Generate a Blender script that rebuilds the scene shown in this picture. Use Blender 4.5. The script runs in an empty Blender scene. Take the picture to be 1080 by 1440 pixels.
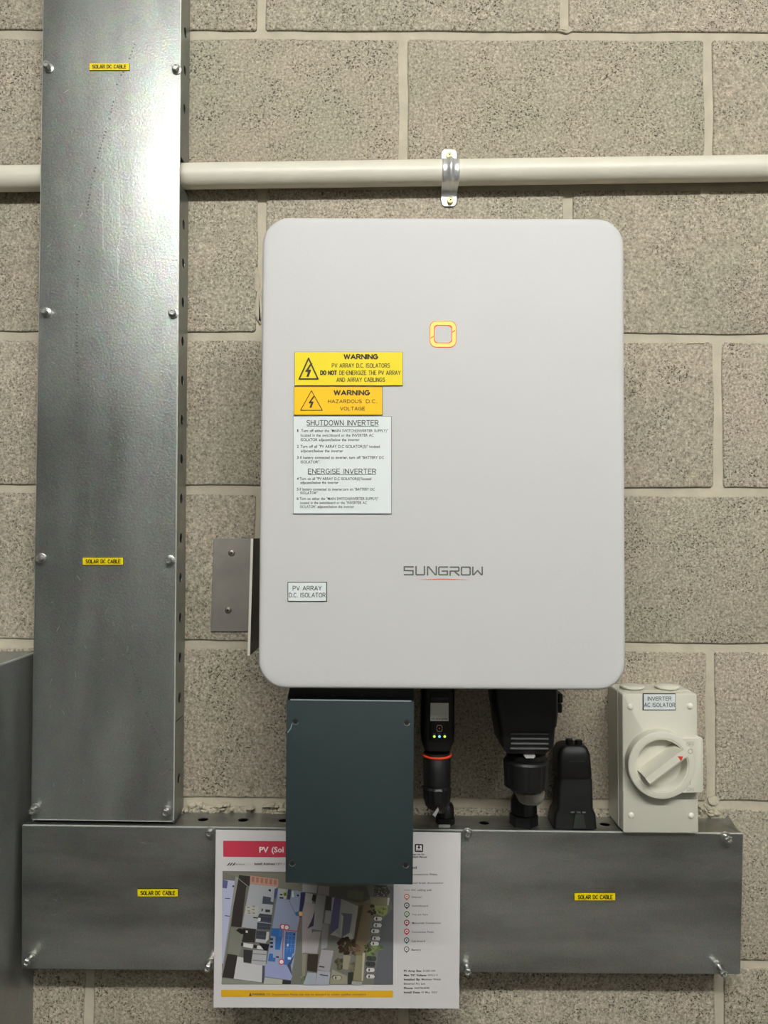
import bpy, bmesh, math, random
from mathutils import Vector, Matrix
random.seed(7)
SC = bpy.context.scene
COL = SC.collection
# ------------------------------------------------------------------ camera, light, exposure
D = 0.992; EYE = 1.5; FPX = 1081.0
_p, _y, _r = 0.0293, -0.0037, 0.0053
_f = Vector((math.sin(_y)*math.cos(_p), math.cos(_y)*math.cos(_p), math.sin(_p)))
_rt = Vector((math.cos(_y), -math.sin(_y), 0)); _up = _rt.cross(_f)
RT = _rt*math.cos(_r) + _up*math.sin(_r); UP = -_rt*math.sin(_r) + _up*math.cos(_r)
cd = bpy.data.cameras.new('camera'); cam = bpy.data.objects.new('camera', cd); COL.objects.link(cam)
cd.sensor_fit = 'HORIZONTAL'; cd.sensor_width = 36; cd.lens = 36*FPX/1080; cd.clip_start = 0.02
M = Matrix((RT, UP, -_f)).transposed().to_4x4(); M.translation = (0, -D, EYE); cam.matrix_world = M
SC.camera = cam
w = bpy.data.worlds.new('world'); SC.world = w; w.use_nodes = True
w.node_tree.nodes['Background'].inputs[0].default_value = (0.5, 0.5, 0.5, 1)
w.node_tree.nodes['Background'].inputs[1].default_value = 0.05
SC.view_settings.view_transform = 'Standard'; SC.view_settings.look = 'None'
SC.view_settings.gamma = 1; SC.view_settings.use_curve_mapping = False
SC.view_settings.exposure = 0.0
LAMP = 86.0                       # strength of the fluorescent batten
FILL_LAMP = 8.0  # strength of the far batten, an unseen lamp added as fill
LX0, LX1, LY, LZ = -0.61, 1.10, -1.70, 2.65

def at(px, py, d):                # a pixel's point on the plane d metres in front of the wall
    v = _f*FPX + RT*(px-540) - UP*(py-720); t = (D-d)/v.y
    return t*v.x, EYE + t*v.z
def X(px, py, d): return at(px, py, d)[0]
def Z(px, py, d): return at(px, py, d)[1]
def mmpx(d): return (D-d)/FPX
# ------------------------------------------------------------------ materials
def lin(c): c /= 255.; return c/12.92 if c <= .04045 else ((c+.055)/1.055)**2.4
def S(r, g, b): return (lin(r), lin(g), lin(b), 1)
def node(nt, t, **k):
    n = nt.nodes.new(t)
    for a, b in k.items():
        if a.startswith('i_'): n.inputs[int(a[2:])].default_value = b
        else: setattr(n, a, b)
    return n
def mat(name, col, rough=.5, metal=0., noise=0., nscale=80, bump=0., bscale=300, spec=None, emit=None, es=0., coat=0.):
    m = bpy.data.materials.new(name); m.use_nodes = True; nt = m.node_tree; L = nt.links.new
    b = nt.nodes['Principled BSDF']; b.inputs['Base Color'].default_value = col
    b.inputs['Roughness'].default_value = rough; b.inputs['Metallic'].default_value = metal
    if spec is not None: b.inputs['Specular IOR Level'].default_value = spec
    if coat: b.inputs['Coat Weight'].default_value = coat
    if emit: b.inputs['Emission Color'].default_value = emit; b.inputs['Emission Strength'].default_value = es
    tc = node(nt, 'ShaderNodeTexCoord')
    if noise:
        n = node(nt, 'ShaderNodeTexNoise'); n.inputs['Scale'].default_value = nscale; n.inputs['Detail'].default_value = 4
        L(tc.outputs['Object'], n.inputs['Vector'])
        r = node(nt, 'ShaderNodeValToRGB'); r.color_ramp.elements[0].position = .3; r.color_ramp.elements[1].position = .7
        r.color_ramp.elements[0].color = tuple(c*(1-noise) for c in col[:3])+(1,)
        r.color_ramp.elements[1].color = tuple(min(1, c*(1+noise)) for c in col[:3])+(1,)
        L(n.outputs[0], r.inputs[0]); L(r.outputs[0], b.inputs['Base Color'])
    if bump:
        n = node(nt, 'ShaderNodeTexNoise'); n.inputs['Scale'].default_value = bscale; n.inputs['Detail'].default_value = 3
        L(tc.outputs['Object'], n.inputs['Vector'])
        u = node(nt, 'ShaderNodeBump'); u.inputs['Strength'].default_value = bump; u.inputs['Distance'].default_value = .001
        L(n.outputs[0], u.inputs['Height']); L(u.outputs[0], b.inputs['Normal'])
    return m

def block_mat():
    m = bpy.data.materials.new('concrete_block'); m.use_nodes = True; nt = m.node_tree; L = nt.links.new
    b = nt.nodes['Principled BSDF']; b.inputs['Roughness'].default_value = .9; b.inputs['Specular IOR Level'].default_value = .25
    tc = node(nt, 'ShaderNodeTexCoord'); oi = node(nt, 'ShaderNodeObjectInfo')
    sc = node(nt, 'ShaderNodeVectorMath', operation='SCALE'); sc.inputs[0].default_value = (3.1, 5.7, 9.3)
    L(oi.outputs['Random'], sc.inputs['Scale'])
    ad = node(nt, 'ShaderNodeVectorMath', operation='ADD'); L(tc.outputs['Object'], ad.inputs[0]); L(sc.outputs[0], ad.inputs[1])
    def noise(s, d=4., r=.6):
        n = node(nt, 'ShaderNodeTexNoise'); n.inputs['Scale'].default_value = s; n.inputs['Detail'].default_value = d
        n.inputs['Roughness'].default_value = r; L(ad.outputs[0], n.inputs['Vector']); return n
    def ramp(src, *st):
        r = node(nt, 'ShaderNodeValToRGB'); e = r.color_ramp.elements
        e[0].position, e[0].color = st[0]; e[1].position, e[1].color = st[-1]
        for p, c in st[1:-1]: x = e.new(p); x.color = c
        L(src, r.inputs[0]); return r
    def mix(f, a, c, t='MIX'):
        x = node(nt, 'ShaderNodeMix', data_type='RGBA', blend_type=t)
        if isinstance(f, (int, float)): x.inputs[0].default_value = f
        else: L(f, x.inputs[0])
        for i, v in ((6, a), (7, c)):
            if isinstance(v, tuple): x.inputs[i].default_value = v
            else: L(v, x.inputs[i])
        return x.outputs[2]
    big = noise(7., 3.); med = noise(22., 3); fine = noise(300., 5., .7); grit = noise(430., 2., .55)
    vo = node(nt, 'ShaderNodeTexVoronoi'); vo.inputs['Scale'].default_value = 150.; L(ad.outputs[0], vo.inputs['Vector'])
    base = ramp(fine.outputs[0], (.34, BLK[0]), (.45, BLK[1]), (.55, BLK[2]), (.66, BLK[3]))
    tint = ramp(big.outputs[0], (.35, (.93, .95, .90, 1)), (.65, (1.05, 1.0, .98, 1)))
    c = mix(1., base.outputs[0], tint.outputs[0], 'MULTIPLY')
    pit = ramp(grit.outputs[0], (.36, (1, 1, 1, 1)), (.43, (0, 0, 0, 1)))
    pk = node(nt, 'ShaderNodeMath', operation='MULTIPLY'); L(pit.outputs[0], pk.inputs[0])
    pm = ramp(med.outputs[0], (.38, (.1, .1, .1, 1)), (.58, (1, 1, 1, 1))); L(pm.outputs[0], pk.inputs[1])
    c = mix(pk.outputs[0], c, S(78, 72, 60))
    fl = ramp(vo.outputs['Distance'], (.05, (1, 1, 1, 1)), (.12, (0, 0, 0, 1)))
    vc = ramp(vo.outputs['Color'], (.80, (0, 0, 0, 1)), (.88, (.7, .7, .7, 1)))
    fm = node(nt, 'ShaderNodeMath', operation='MULTIPLY'); L(fl.outputs[0], fm.inputs[0]); L(vc.outputs[0], fm.inputs[1])
    c = mix(fm.outputs[0], c, S(214, 208, 192))
    rnd = ramp(oi.outputs['Random'], (0., (.95, .95, .94, 1)), (1., (1.04, 1.03, 1.04, 1)))
    c = mix(1., c, rnd.outputs[0], 'MULTIPLY')
    L(c, b.inputs['Base Color'])
    h = node(nt, 'ShaderNodeMath', operation='MULTIPLY_ADD'); L(fine.outputs[0], h.inputs[0]); h.inputs[1].default_value = 1.0; L(med.outputs[0], h.inputs[2])
    u = node(nt, 'ShaderNodeBump'); u.inputs['Strength'].default_value = .75; u.inputs['Distance'].default_value = .0022
    L(h.outputs[0], u.inputs['Height']); L(u.outputs[0], b.inputs['Normal'])
    return m
BLK = (S(120, 114, 101), S(168, 161, 145), S(184, 176, 160), S(216, 208, 190))

def galv_mat(name, c0, c1, r0, r1, vert=True, dust=.25, speck=.35):
    m = bpy.data.materials.new(name); m.use_nodes = True; nt = m.node_tree; L = nt.links.new
    b = nt.nodes['Principled BSDF']; b.inputs['Metallic'].default_value = 1.
    tc = node(nt, 'ShaderNodeTexCoord')
    mp = node(nt, 'ShaderNodeMapping'); L(tc.outputs['Object'], mp.inputs[0])
    mp.inputs['Scale'].default_value = (1, 1, .22) if vert else (.22, 1, 1)
    def noise(s, d, src): 
        n = node(nt, 'ShaderNodeTexNoise'); n.inputs['Scale'].default_value = s; n.inputs['Detail'].default_value = d; L(src, n.inputs['Vector']); return n
    str_ = noise(26, 5, mp.outputs[0]); sm = noise(9, 5, tc.outputs['Object']); sp = noise(420, 3, tc.outputs['Object'])
    vo = node(nt, 'ShaderNodeTexVoronoi'); vo.inputs['Scale'].default_value = 90; L(tc.outputs['Object'], vo.inputs['Vector'])
    r = node(nt, 'ShaderNodeValToRGB'); r.color_ramp.elements[0].position = .3; r.color_ramp.elements[1].position = .7
    r.color_ramp.elements[0].color = c0; r.color_ramp.elements[1].color = c1; L(str_.outputs[0], r.inputs[0])
    mx = node(nt, 'ShaderNodeMix', data_type='RGBA', blend_type='MULTIPLY'); mx.inputs[0].default_value = .10
    L(r.outputs[0], mx.inputs[6]); L(vo.outputs['Color'], mx.inputs[7])
    n3 = noise(480, 3, tc.outputs['Object']); r3 = node(nt, 'ShaderNodeValToRGB'); e3 = r3.color_ramp.elements
    e3[0].position = .36; e3[0].color = (.90, .90, .90, 1); e3[1].position = .62; e3[1].color = (1.12, 1.12, 1.12, 1); L(n3.outputs[0], r3.inputs[0])
    m3 = node(nt, 'ShaderNodeMix', data_type='RGBA', blend_type='MULTIPLY'); m3.inputs[0].default_value = 1.
    L(mx.outputs[2], m3.inputs[6]); L(r3.outputs[0], m3.inputs[7]); L(m3.outputs[2], b.inputs['Base Color'])
    mr = node(nt, 'ShaderNodeMapRange'); L(sm.outputs[0], mr.inputs[0]); mr.inputs[1].default_value = .3; mr.inputs[2].default_value = .7
    mr.inputs[3].default_value = r0; mr.inputs[4].default_value = r1; L(mr.outputs[0], b.inputs['Roughness'])
    u = node(nt, 'ShaderNodeBump'); u.inputs['Strength'].default_value = speck; u.inputs['Distance'].default_value = .0007
    ad = node(nt, 'ShaderNodeMath', operation='MULTIPLY_ADD'); L(str_.outputs[0], ad.inputs[0]); ad.inputs[1].default_value = .8; L(sp.outputs[0], ad.inputs[2])
    L(ad.outputs[0], u.inputs['Height']); L(u.outputs[0], b.inputs['Normal'])
    # pale oxide dust on top of the zinc
    df = node(nt, 'ShaderNodeBsdfDiffuse'); df.inputs[0].default_value = S(150, 152, 148)
    n2 = noise(14, 6, mp.outputs[0]); r2 = node(nt, 'ShaderNodeValToRGB')
    r2.color_ramp.elements[0].position = .42; r2.color_ramp.elements[0].color = (dust*.35,)*3+(1,)
    r2.color_ramp.elements[1].position = .72; r2.color_ramp.elements[1].color = (dust*1.5,)*3+(1,); L(n2.outputs[0], r2.inputs[0])
    ms = node(nt, 'ShaderNodeMixShader'); L(r2.outputs[0], ms.inputs[0]); L(b.outputs[0], ms.inputs[1]); L(df.outputs[0], ms.inputs[2])
    L(ms.outputs[0], nt.nodes['Material Output'].inputs[0])
    return m
MB_ = {}
def mk(k, *a, **q): MB_[k] = mat(k, *a, **q); return MB_[k]
m_block = block_mat()
m_mortar = mk('mortar', S(190, 182, 163), .9, noise=.10, nscale=40, bump=.5, bscale=220, spec=.2)
m_mortar2 = mk('mortar_smear', S(188, 180, 161), .92, noise=.12, nscale=90, bump=.8, bscale=300, spec=.2)
m_galv = galv_mat('galvanised_steel', (.30, .315, .30, 1), (.42, .44, .415, 1), .37, .47, dust=.22, speck=.38)
m_galvh = galv_mat('galvanised_steel_tray', (.25, .255, .23, 1), (.56, .565, .53, 1), .28, .38, vert=False, dust=.24, speck=.4)
m_duct = galv_mat('galvanised_duct', (.34, .36, .355, 1), (.40, .42, .415, 1), .34, .42, dust=.42, speck=.12)
m_zinc = mk('zinc_plated', (.52, .52, .50, 1), .38, 1.)
m_strap = mk('strap_zinc', (.86, .87, .88, 1), .36, .75, bump=.3, bscale=400)
m_brass = mk('yellow_zinc', S(232, 222, 150), .4, .7)
m_ss = mk('stainless_plate', (.40, .375, .34, 1), .5, 1., noise=.15, nscale=18, bump=.1)
m_ssdark = mk('stainless_shaded', (.10, .10, .095, 1), .35, 1., noise=.1, nscale=30)  # same steel as the plate, darkened to paint the flange's shade
m_scr = mk('steel_screw', (.55, .50, .42, 1), .32, 1.)
m_pvc = mk('grey_conduit', S(226, 221, 204), .38, noise=.03, nscale=20)
m_white = mk('powder_coat_white', S(196, 196, 195), .5, bump=.12, bscale=900, spec=.35)
m_alu = mk('dark_aluminium', (.06, .06, .065, 1), .5, .6)
m_black = mk('black_plastic', S(15, 15, 16), .45)
m_black2 = mk('black_nylon', S(11, 11, 12), .5)
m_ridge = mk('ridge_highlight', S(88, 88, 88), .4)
m_green = mk('blue_green_powder_coat', S(42, 54, 55), .6, spec=.25, noise=.05, nscale=12, bump=.1, bscale=800)
m_greenlip = mk('lip_highlight', S(170, 180, 180), .4, .3)  # pale colour paints the highlight along the cover's top lip
m_iso = mk('light_grey_abs', S(212, 210, 195), .42, spec=.4)
m_isocap = mk('pale_grey_plug', S(226, 224, 210), .4)
m_cable = mk('pale_grey_cable', S(150, 147, 138), .5)
m_red = mk('red_marker', S(208, 62, 30), .5)
m_orange = mk('orange_seal', S(236, 74, 40), .5, emit=S(236, 74, 40), es=.0)
m_yellow = mk('yellow_laminate', S(236, 214, 0), .35)
m_amber = mk('amber_laminate', S(250, 196, 0), .35)
m_wlam = mk('white_laminate', S(222, 228, 228), .35)
m_blk = mk('black_core', S(20, 18, 14), .5)
m_ink = mk('black_ink', S(38, 30, 18), .6)
m_inkg = mk('grey_ink', S(70, 72, 74), .6)
m_logo = mk('logo_grey', S(92, 94, 92), .5)
m_swoosh = mk('logo_orange', S(226, 110, 60), .5)
m_paper = mk('laminated_paper', S(214, 211, 212), .3, spec=.4, coat=.3)
m_floor = mk('concrete_floor', S(104, 101, 95), .6, noise=.1, nscale=6)
m_ceil = mk('ceiling_paint', S(205, 203, 196), .9)
m_room = mk('room_paint', S(120, 120, 118), .9)
m_tube = mk('lit_diffuser', (1, 1, 1, 1), .5, emit=(.985, .985, .95, 1), es=LAMP)
m_tube2 = mk('fill_diffuser_far', (1, 1, 1, 1), .5, emit=(.985, .985, .955, 1), es=FILL_LAMP)
m_ringr = mk('indicator_halo', (.02, .01, .01, 1), .6, spec=.1, emit=S(255, 104, 66), es=1.0)
m_ringy = mk('indicator_light', (.02, .02, .01, 1), .6, spec=.1, emit=S(255, 218, 122), es=1.25)
m_ledg = mk('led_green', (0, 0, 0, 1), .5, emit=S(206, 235, 90), es=1.1)
m_ledb = mk('led_blue', (0, 0, 0, 1), .5, emit=S(130, 215, 255), es=1.1)
_fc = {}
def flat(r, g, b):
    k = (r, g, b)
    if k not in _fc: _fc[k] = mat('print_%d_%d_%d' % k, S(r, g, b), .35, spec=.4)
    return _fc[k]
# ------------------------------------------------------------------ mesh building
class MB:
    def __init__(s): s.v = []; s.f = []; s.m = []
    def add(s, v, f, mi=0):
        o = len(s.v); s.v += [tuple(p) for p in v]
        for q in f: s.f.append(tuple(i+o for i in q)); s.m.append(mi)
        return s
    def box(s, x0, x1, y0, y1, z0, z1, b=0., mi=0, seg=1):
        return s.hexa([(x0, z0), (x1, z0), (x1, z1), (x0, z1)], y0, y1, b, mi, seg)
    def hexa(s, quad, y0, y1, b=0., mi=0, seg=1):     # quad: 4 (x,z) corners, extruded from y0 to y1
        v = [(x, y0, z) for x, z in quad] + [(x, y1, z) for x, z in quad]
        f = [(0, 1, 2, 3), (7, 6, 5, 4), (0, 4, 5, 1), (1, 5, 6, 2), (2, 6, 7, 3), (3, 7, 4, 0)]
        if b > 0:
            bm = bmesh.new(); vv = [bm.verts.new(p) for p in v]
            for q in f: bm.faces.new([vv[i] for i in q])
            bmesh.ops.recalc_face_normals(bm, faces=bm.faces)
            bmesh.ops.bevel(bm, geom=list(bm.edges), offset=b, segments=seg, affect='EDGES', profile=.5)
            bm.verts.index_update(); v = [tuple(p.co) for p in bm.verts]; f = [tuple(q.index for q in ff.verts) for ff in bm.faces]; bm.free()
        return s.add(v, f, mi)
    def rings(s, R, mi=0, cap0=True, cap1=True, close=False):
        n = len(R[0]); v = [p for r in R for p in r]; f = []
        K = len(R) if close else len(R)-1
        for k in range(K):
            a, b = k*n, ((k+1) % len(R))*n
            for i in range(n): j = (i+1) % n; f.append((a+i, a+j, b+j, b+i))
        if cap0 and not close: f.append(tuple(range(n))[::-1])
        if cap1 and not close: f.append(tuple((len(R)-1)*n+i for i in range(n)))
        return s.add(v, f, mi)
    def prism(s, outline, levels, mi=0, mi_top=None): # outline (x,z); levels (y, inset), last is the front
        R = [[(x, y, z) for x, z in inset(outline, i)] for y, i in levels]
        s.rings(R, mi)
        if mi_top is not None: s.m[-1] = mi_top
        return s
    def loft(s, L, mi=0, n=6):                        # L: (z, cx, cy, hx, hy, r) rounded rectangles stacked in z
        R = []
        for z, cx, cy, hx, hy, r in L:
            R.append([(cx+a, cy+b, z) for a, b in rrect(hx*2, hy*2, r, n)])
        return s.rings(R, mi)
    def lathe(s, c, axis, prof, n=24, mi=0, mod=None):
        ax = Vector(axis).normalized(); u = ax.orthogonal().normalized(); w_ = ax.cross(u); R = []
        for h, r in prof:
            ring = []
            for i in range(n):
                a = 2*math.pi*i/n; rr = r*(mod(i) if mod else 1)
                ring.append(tuple(Vector(c)+ax*h+(u*math.cos(a)+w_*math.sin(a))*rr))
            R.append(ring)
        return s.rings(R, mi)
    def tube(s, path, r, n=16, mi=0):
        P = [Vector(p) for p in path]; R = []; up = None
        for i, p in enumerate(P):
            t = (P[min(i+1, len(P)-1)]-P[max(i-1, 0)]).normalized()
            if up is None: up = t.orthogonal().normalized()
            up = (up - t*up.dot(t)).normalized(); w_ = t.cross(up)
            R.append([tuple(p+(up*math.cos(2*math.pi*k/n)+w_*math.sin(2*math.pi*k/n))*r) for k in range(n)])
        return s.rings(R, mi)
    def poly(s, pts, y, mi=0): return s.add([(x, y, z) for x, z in pts], [tuple(range(len(pts)))], mi)
    def disc(s, x, z, y, r, n=16, mi=0, r2=None):
        if r2 is None: return s.poly([(x+r*math.cos(2*math.pi*i/n), z+r*math.sin(2*math.pi*i/n)) for i in range(n)], y, mi)
        v = []; f = []
        for i in range(n):
            a = 2*math.pi*i/n
            v += [(x+r*math.cos(a), y, z+r*math.sin(a)), (x+r2*math.cos(a), y, z+r2*math.sin(a))]
            j = (i+1) % n; f.append((2*i, 2*j, 2*j+1, 2*i+1))
        return s.add(v, f, mi)
    def stroke(s, pts, wd, y, mi=0, closed=False):    # a flat line of width wd through (x,z) points
        n = len(pts)
        for i in range(n if closed else n-1):
            a = Vector(pts[i]); b = Vector(pts[(i+1) % n]); d = (b-a)
            if d.length < 1e-9: continue
            d.normalize(); q = Vector((-d.y, d.x))*wd/2; e = d*wd*.35
            s.poly([tuple(a-e-q), tuple(b+e-q), tuple(b+e+q), tuple(a-e+q)], y - i*2e-6, mi)
        return s
def rrect(w_, h, r, n=6, cx=0, cz=0):
    o = []
    for sx, sz, a0 in ((1, 1, 0), (-1, 1, 90), (-1, -1, 180), (1, -1, 270)):
        for k in range(n+1):
            a = math.radians(a0+90*k/n); o.append((cx+sx*(w_/2-r)+r*math.cos(a), cz+sz*(h/2-r)+r*math.sin(a)))
    return o
def inset(o, d):
    if abs(d) < 1e-9: return list(o)
    n = len(o); r = []
    for i in range(n):
        a, b, c = Vector(o[i-1]), Vector(o[i]), Vector(o[(i+1) % n])
        e1, e2 = (b-a), (c-b)
        if e1.length < 1e-9: e1 = e2
        if e2.length < 1e-9: e2 = e1
        e1.normalize(); e2.normalize(); n1 = Vector((-e1.y, e1.x)); n2 = Vector((-e2.y, e2.x)); m = (n1+n2).normalized()
        k = d/max(.4, m.dot(n1)); r.append((b.x+m.x*k, b.y+m.y*k))
    return r
WL = {}
def empty(name, loc, label=None, cat=None, group=None, kind=None):
    o = bpy.data.objects.new(name, None); COL.objects.link(o); o.location = loc; o.empty_display_size = .02; WL[o] = Vector(loc)
    tag(o, label, cat, group, kind); return o
def tag(o, label=None, cat=None, group=None, kind=None):
    if label: o['label'] = label
    if cat: o['category'] = cat
    if group: o['group'] = group
    if kind: o['kind'] = kind
    return o
def build(mb, name, mats, parent=None, origin=None, label=None, smooth=30, recalc=True, **k):
    if not isinstance(mats, (list, tuple)): mats = [mats]
    o0 = Vector(origin) if origin is not None else (WL[parent] if parent else Vector((0, 0, 0)))
    me = bpy.data.meshes.new(name)
    me.from_pydata([tuple(Vector(p)-o0) for p in mb.v], [], mb.f)
    for m in mats: me.materials.append(m)
    me.polygons.foreach_set('material_index', mb.m)
    if recalc:
        bm = bmesh.new(); bm.from_mesh(me); bmesh.ops.recalc_face_normals(bm, faces=bm.faces); bm.to_mesh(me); bm.free()
    if smooth: me.shade_smooth(); me.set_sharp_from_angle(angle=math.radians(smooth))
    me.update()
    o = bpy.data.objects.new(name, me); COL.objects.link(o)
    if parent: o.parent = parent; o.location = o0-WL[parent]
    else: o.location = o0
    WL[o] = o0; tag(o, label, **k); return o
def instance(src, parent, loc, name=None):
    o = src.copy(); COL.objects.link(o); o.parent = parent; o.location = Vector(loc)-WL[parent]; WL[o] = Vector(loc)
    if name: o.name = name
    return o
# text ---------------------------------------------------------------
_cv = bpy.data.curves.new('txt', 'FONT'); _co = bpy.data.objects.new('txt', _cv); COL.objects.link(_co)
_tc = {}
def glyphs(t, bold=False):
    k = (t, bold)
    if k in _tc: return _tc[k]
    _cv.body = t; _cv.size = 1; _cv.resolution_u = 2; _cv.offset = .030 if bold else .006; _cv.space_word = 1.35; _cv.fill_mode = 'FRONT'
    dg = bpy.context.evaluated_depsgraph_get(); dg.update()
    me = _co.evaluated_get(dg).to_mesh()
    v = [(p.co.x, p.co.y) for p in me.vertices]; f = [tuple(q.vertices) for q in me.polygons]
    _co.evaluated_get(dg).to_mesh_clear()
    _tc[k] = (v, f); return _tc[k]
CAPH = max(p[1] for p in glyphs('H')[0])
# single-line engraving letters for the machine-cut signs: (advance width, strokes), cap height 1
def _A(cx, cy, rx, ry, a0, a1, n=8): return [(cx+rx*math.cos(math.radians(a0+(a1-a0)*k/n)), cy+ry*math.sin(math.radians(a0+(a1-a0)*k/n))) for k in range(n+1)]
SF = {
 'A': (.72, [[(0, 0), (.36, 1), (.72, 0)], [(.12, .33), (.6, .33)]]), 'B': (.62, [[(0, 0), (0, 1), (.34, 1)]+_A(.34, .765, .24, .235, 90, -90)[1:]+[(0, .53)], [(.36, .53)]+_A(.36, .265, .26, .265, 90, -90)[1:]+[(0, 0)]]),
 'C': (.68, [_A(.36, .5, .36, .5, 50, 310, 14)]), 'D': (.66, [[(0, 0), (0, 1), (.26, 1)]+_A(.26, .5, .4, .5, 90, -90, 10)[1:]+[(0, 0)]]),
 'E': (.56, [[(.56, 0), (0, 0), (0, 1), (.56, 1)], [(0, .52), (.48, .52)]]), 'F': (.54, [[(0, 0), (0, 1), (.54, 1)], [(0, .52), (.46, .52)]]),
 'G': (.72, [_A(.36, .5, .36, .5, 50, 335, 14)+[(.72, .46), (.42, .46)]]), 'H': (.64, [[(0, 0), (0, 1)], [(.64, 0), (.64, 1)], [(0, .52), (.64, .52)]]),
 'I': (.02, [[(0, 0), (0, 1)]]), 'L': (.52, [[(0, 1), (0, 0), (.52, 0)]]), 'M': (.78, [[(0, 0), (0, 1), (.39, .2), (.78, 1), (.78, 0)]]), 'N': (.64, [[(0, 0), (0, 1), (.64, 0), (.64, 1)]]),
 'O': (.74, [_A(.37, .5, .37, .5, 0, 360, 18)]), 'P': (.6, [[(0, 0), (0, 1), (.33, 1)]+_A(.33, .73, .27, .27, 90, -90)[1:]+[(0, .46)]]),
 'R': (.64, [[(0, 0), (0, 1), (.33, 1)]+_A(.33, .74, .27, .26, 90, -90)[1:]+[(0, .48)], [(.33, .48), (.64, 0)]]),
 'S': (.6, [_A(.3, .75, .28, .25, 30, 270, 9)+_A(.3, .25, .3, .25, 90, -150, 9)[1:]]), 'T': (.64, [[(.32, 0), (.32, 1)], [(0, 1), (.64, 1)]]),
 'U': (.64, [[(0, 1), (0, .32)]+_A(.32, .32, .32, .32, 180, 360, 8)[1:]+[(.64, 1)]]), 'V': (.68, [[(0, 1), (.34, 0), (.68, 1)]]), 'W': (.96, [[(0, 1), (.24, 0), (.48, 1), (.72, 0), (.96, 1)]]),
 'Y': (.66, [[(0, 1), (.33, .48), (.33, 0)], [(.66, 1), (.33, .48)]]), 'Z': (.6, [[(0, 1), (.6, 1), (0, 0), (.6, 0)]]), '.': (.04, [[(0, 0), (.05, .0)]]), '-': (.3, [[(0, .48), (.3, .48)]]), ' ': (.34, []), 'X': (.64, [[(0, 0), (.64, 1)], [(0, 1), (.64, 0)]]), 'K': (.62, [[(0, 0), (0, 1)], [(.6, 1), (0, .42)], [(.2, .6), (.62, 0)]])}
def engraved(mb, t, xl, xr, base, cap, d, bold, mi, off):
    gap = .24; W = sum(SF[c][0]+gap for c in t)-gap
    Ax = at(xl, base, d); Bx_ = at(xr, base, d); k = (Bx_[0]-Ax[0])/W; sl_ = (Bx_[1]-Ax[1])/(Bx_[0]-Ax[0]); h = cap*mmpx(d)
    wd = h*((0, .25, .19)[int(bold)] or .135); x = 0
    for c in t:
        adv, st = SF[c]
        for s_ in st: mb.stroke([(Ax[0]+(x+px)*k, Ax[1]+py*(h-wd*.6)+wd*.3+(x+px)*k*sl_) for px, py in s_], wd, -d-off, mi)
        x += adv+gap
def text(mb, t, xl, xr, base, cap, d, bold=False, mi=0, off=.0003):
    """letters between pixels xl..xr, baseline and cap height in pixels, on the plane d"""
    if cap > 4.2 and all(c in SF for c in t): return engraved(mb, t, xl, xr, base, cap, d, bold, mi, off)
    v, f = glyphs(t, bold)
    if not v: return
    x0 = min(p[0] for p in v); x1 = max(p[0] for p in v)
    A = at(xl, base, d); B = at(xr, base, d); sx = (B[0]-A[0])/(x1-x0); sl = (B[1]-A[1])/(B[0]-A[0]); sz = cap*mmpx(d)/CAPH
    if mb is None: return
    mb.add([(A[0]+(p[0]-x0)*sx, -d-off, A[1]+p[1]*sz+(p[0]-x0)*sx*sl) for p in v], f, mi)
# ------------------------------------------------------------------ the setting
RX = 2.3; RY = -3.3; RZ = 2.73
def shell(name, x0, x1, y0, y1, z0, z1, m):
    b = MB().box(x0, x1, y0, y1, z0, z1); return build(b, name, m, kind='structure', smooth=0)
shell('floor', -RX, RX, RY, .1, -.1, 0, m_floor)
shell('ceiling', -RX, RX, RY, .1, RZ, RZ+.1, m_ceil)
shell('wall_left', -RX-.1, -RX, RY, .1, 0, RZ, m_room)
shell('wall_right', RX, RX+.1, RY, .1, 0, RZ, m_room)
shell('wall_front', -RX, RX, RY-.1, RY, 0, RZ, m_room)
# block wall: a mortar bed with every block laid proud of it
wall = build(MB().box(-RX, RX, .0035, .12, 0, RZ), 'wall_back', m_mortar, kind='structure', smooth=0)
def block_mesh(w_, h, seed):
    rnd = random.Random(seed); o = []
    nx = max(6, int(w_/.018)); nz = 9; c = .0025
    for i in range(nx): o.append((-w_/2+c+(w_-2*c)*i/(nx-1), -h/2))
    for i in range(nz): o.append((w_/2, -h/2+c+(h-2*c)*i/(nz-1)))
    for i in range(nx): o.append((w_/2-c-(w_-2*c)*i/(nx-1), h/2))
    for i in range(nz): o.append((-w_/2, h/2-c-(h-2*c)*i/(nz-1)))
    ph = [rnd.uniform(0, 6.28) for _ in range(4)]
    o = [(x+rnd.uniform(-.0005, .0005)+.0007*math.sin(z*38+ph[0]), z+rnd.uniform(-.0005, .0005)+.0006*math.sin(x*30+ph[1])) for x, z in o]
    mb = MB(); mb.prism(o, [(.06, 0), (.0012, 0), (.0003, .0006), (0, .0018)])
    me = build(mb, 'block', m_block, wall, origin=(0, 0, 0), smooth=50)
    d = me.data; WL.pop(me); bpy.data.objects.remove(me); return d
variants = {}
zk = [EYE+.857-.2*k for k in range(-3, 13)]          # joint centre heights
offs = {1: -.169, 2: .0188, 3: -.165, 4: .0284, 5: -.1645, 6: .0162, 7: -.165, 8: .0247}
JW = .0118
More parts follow.
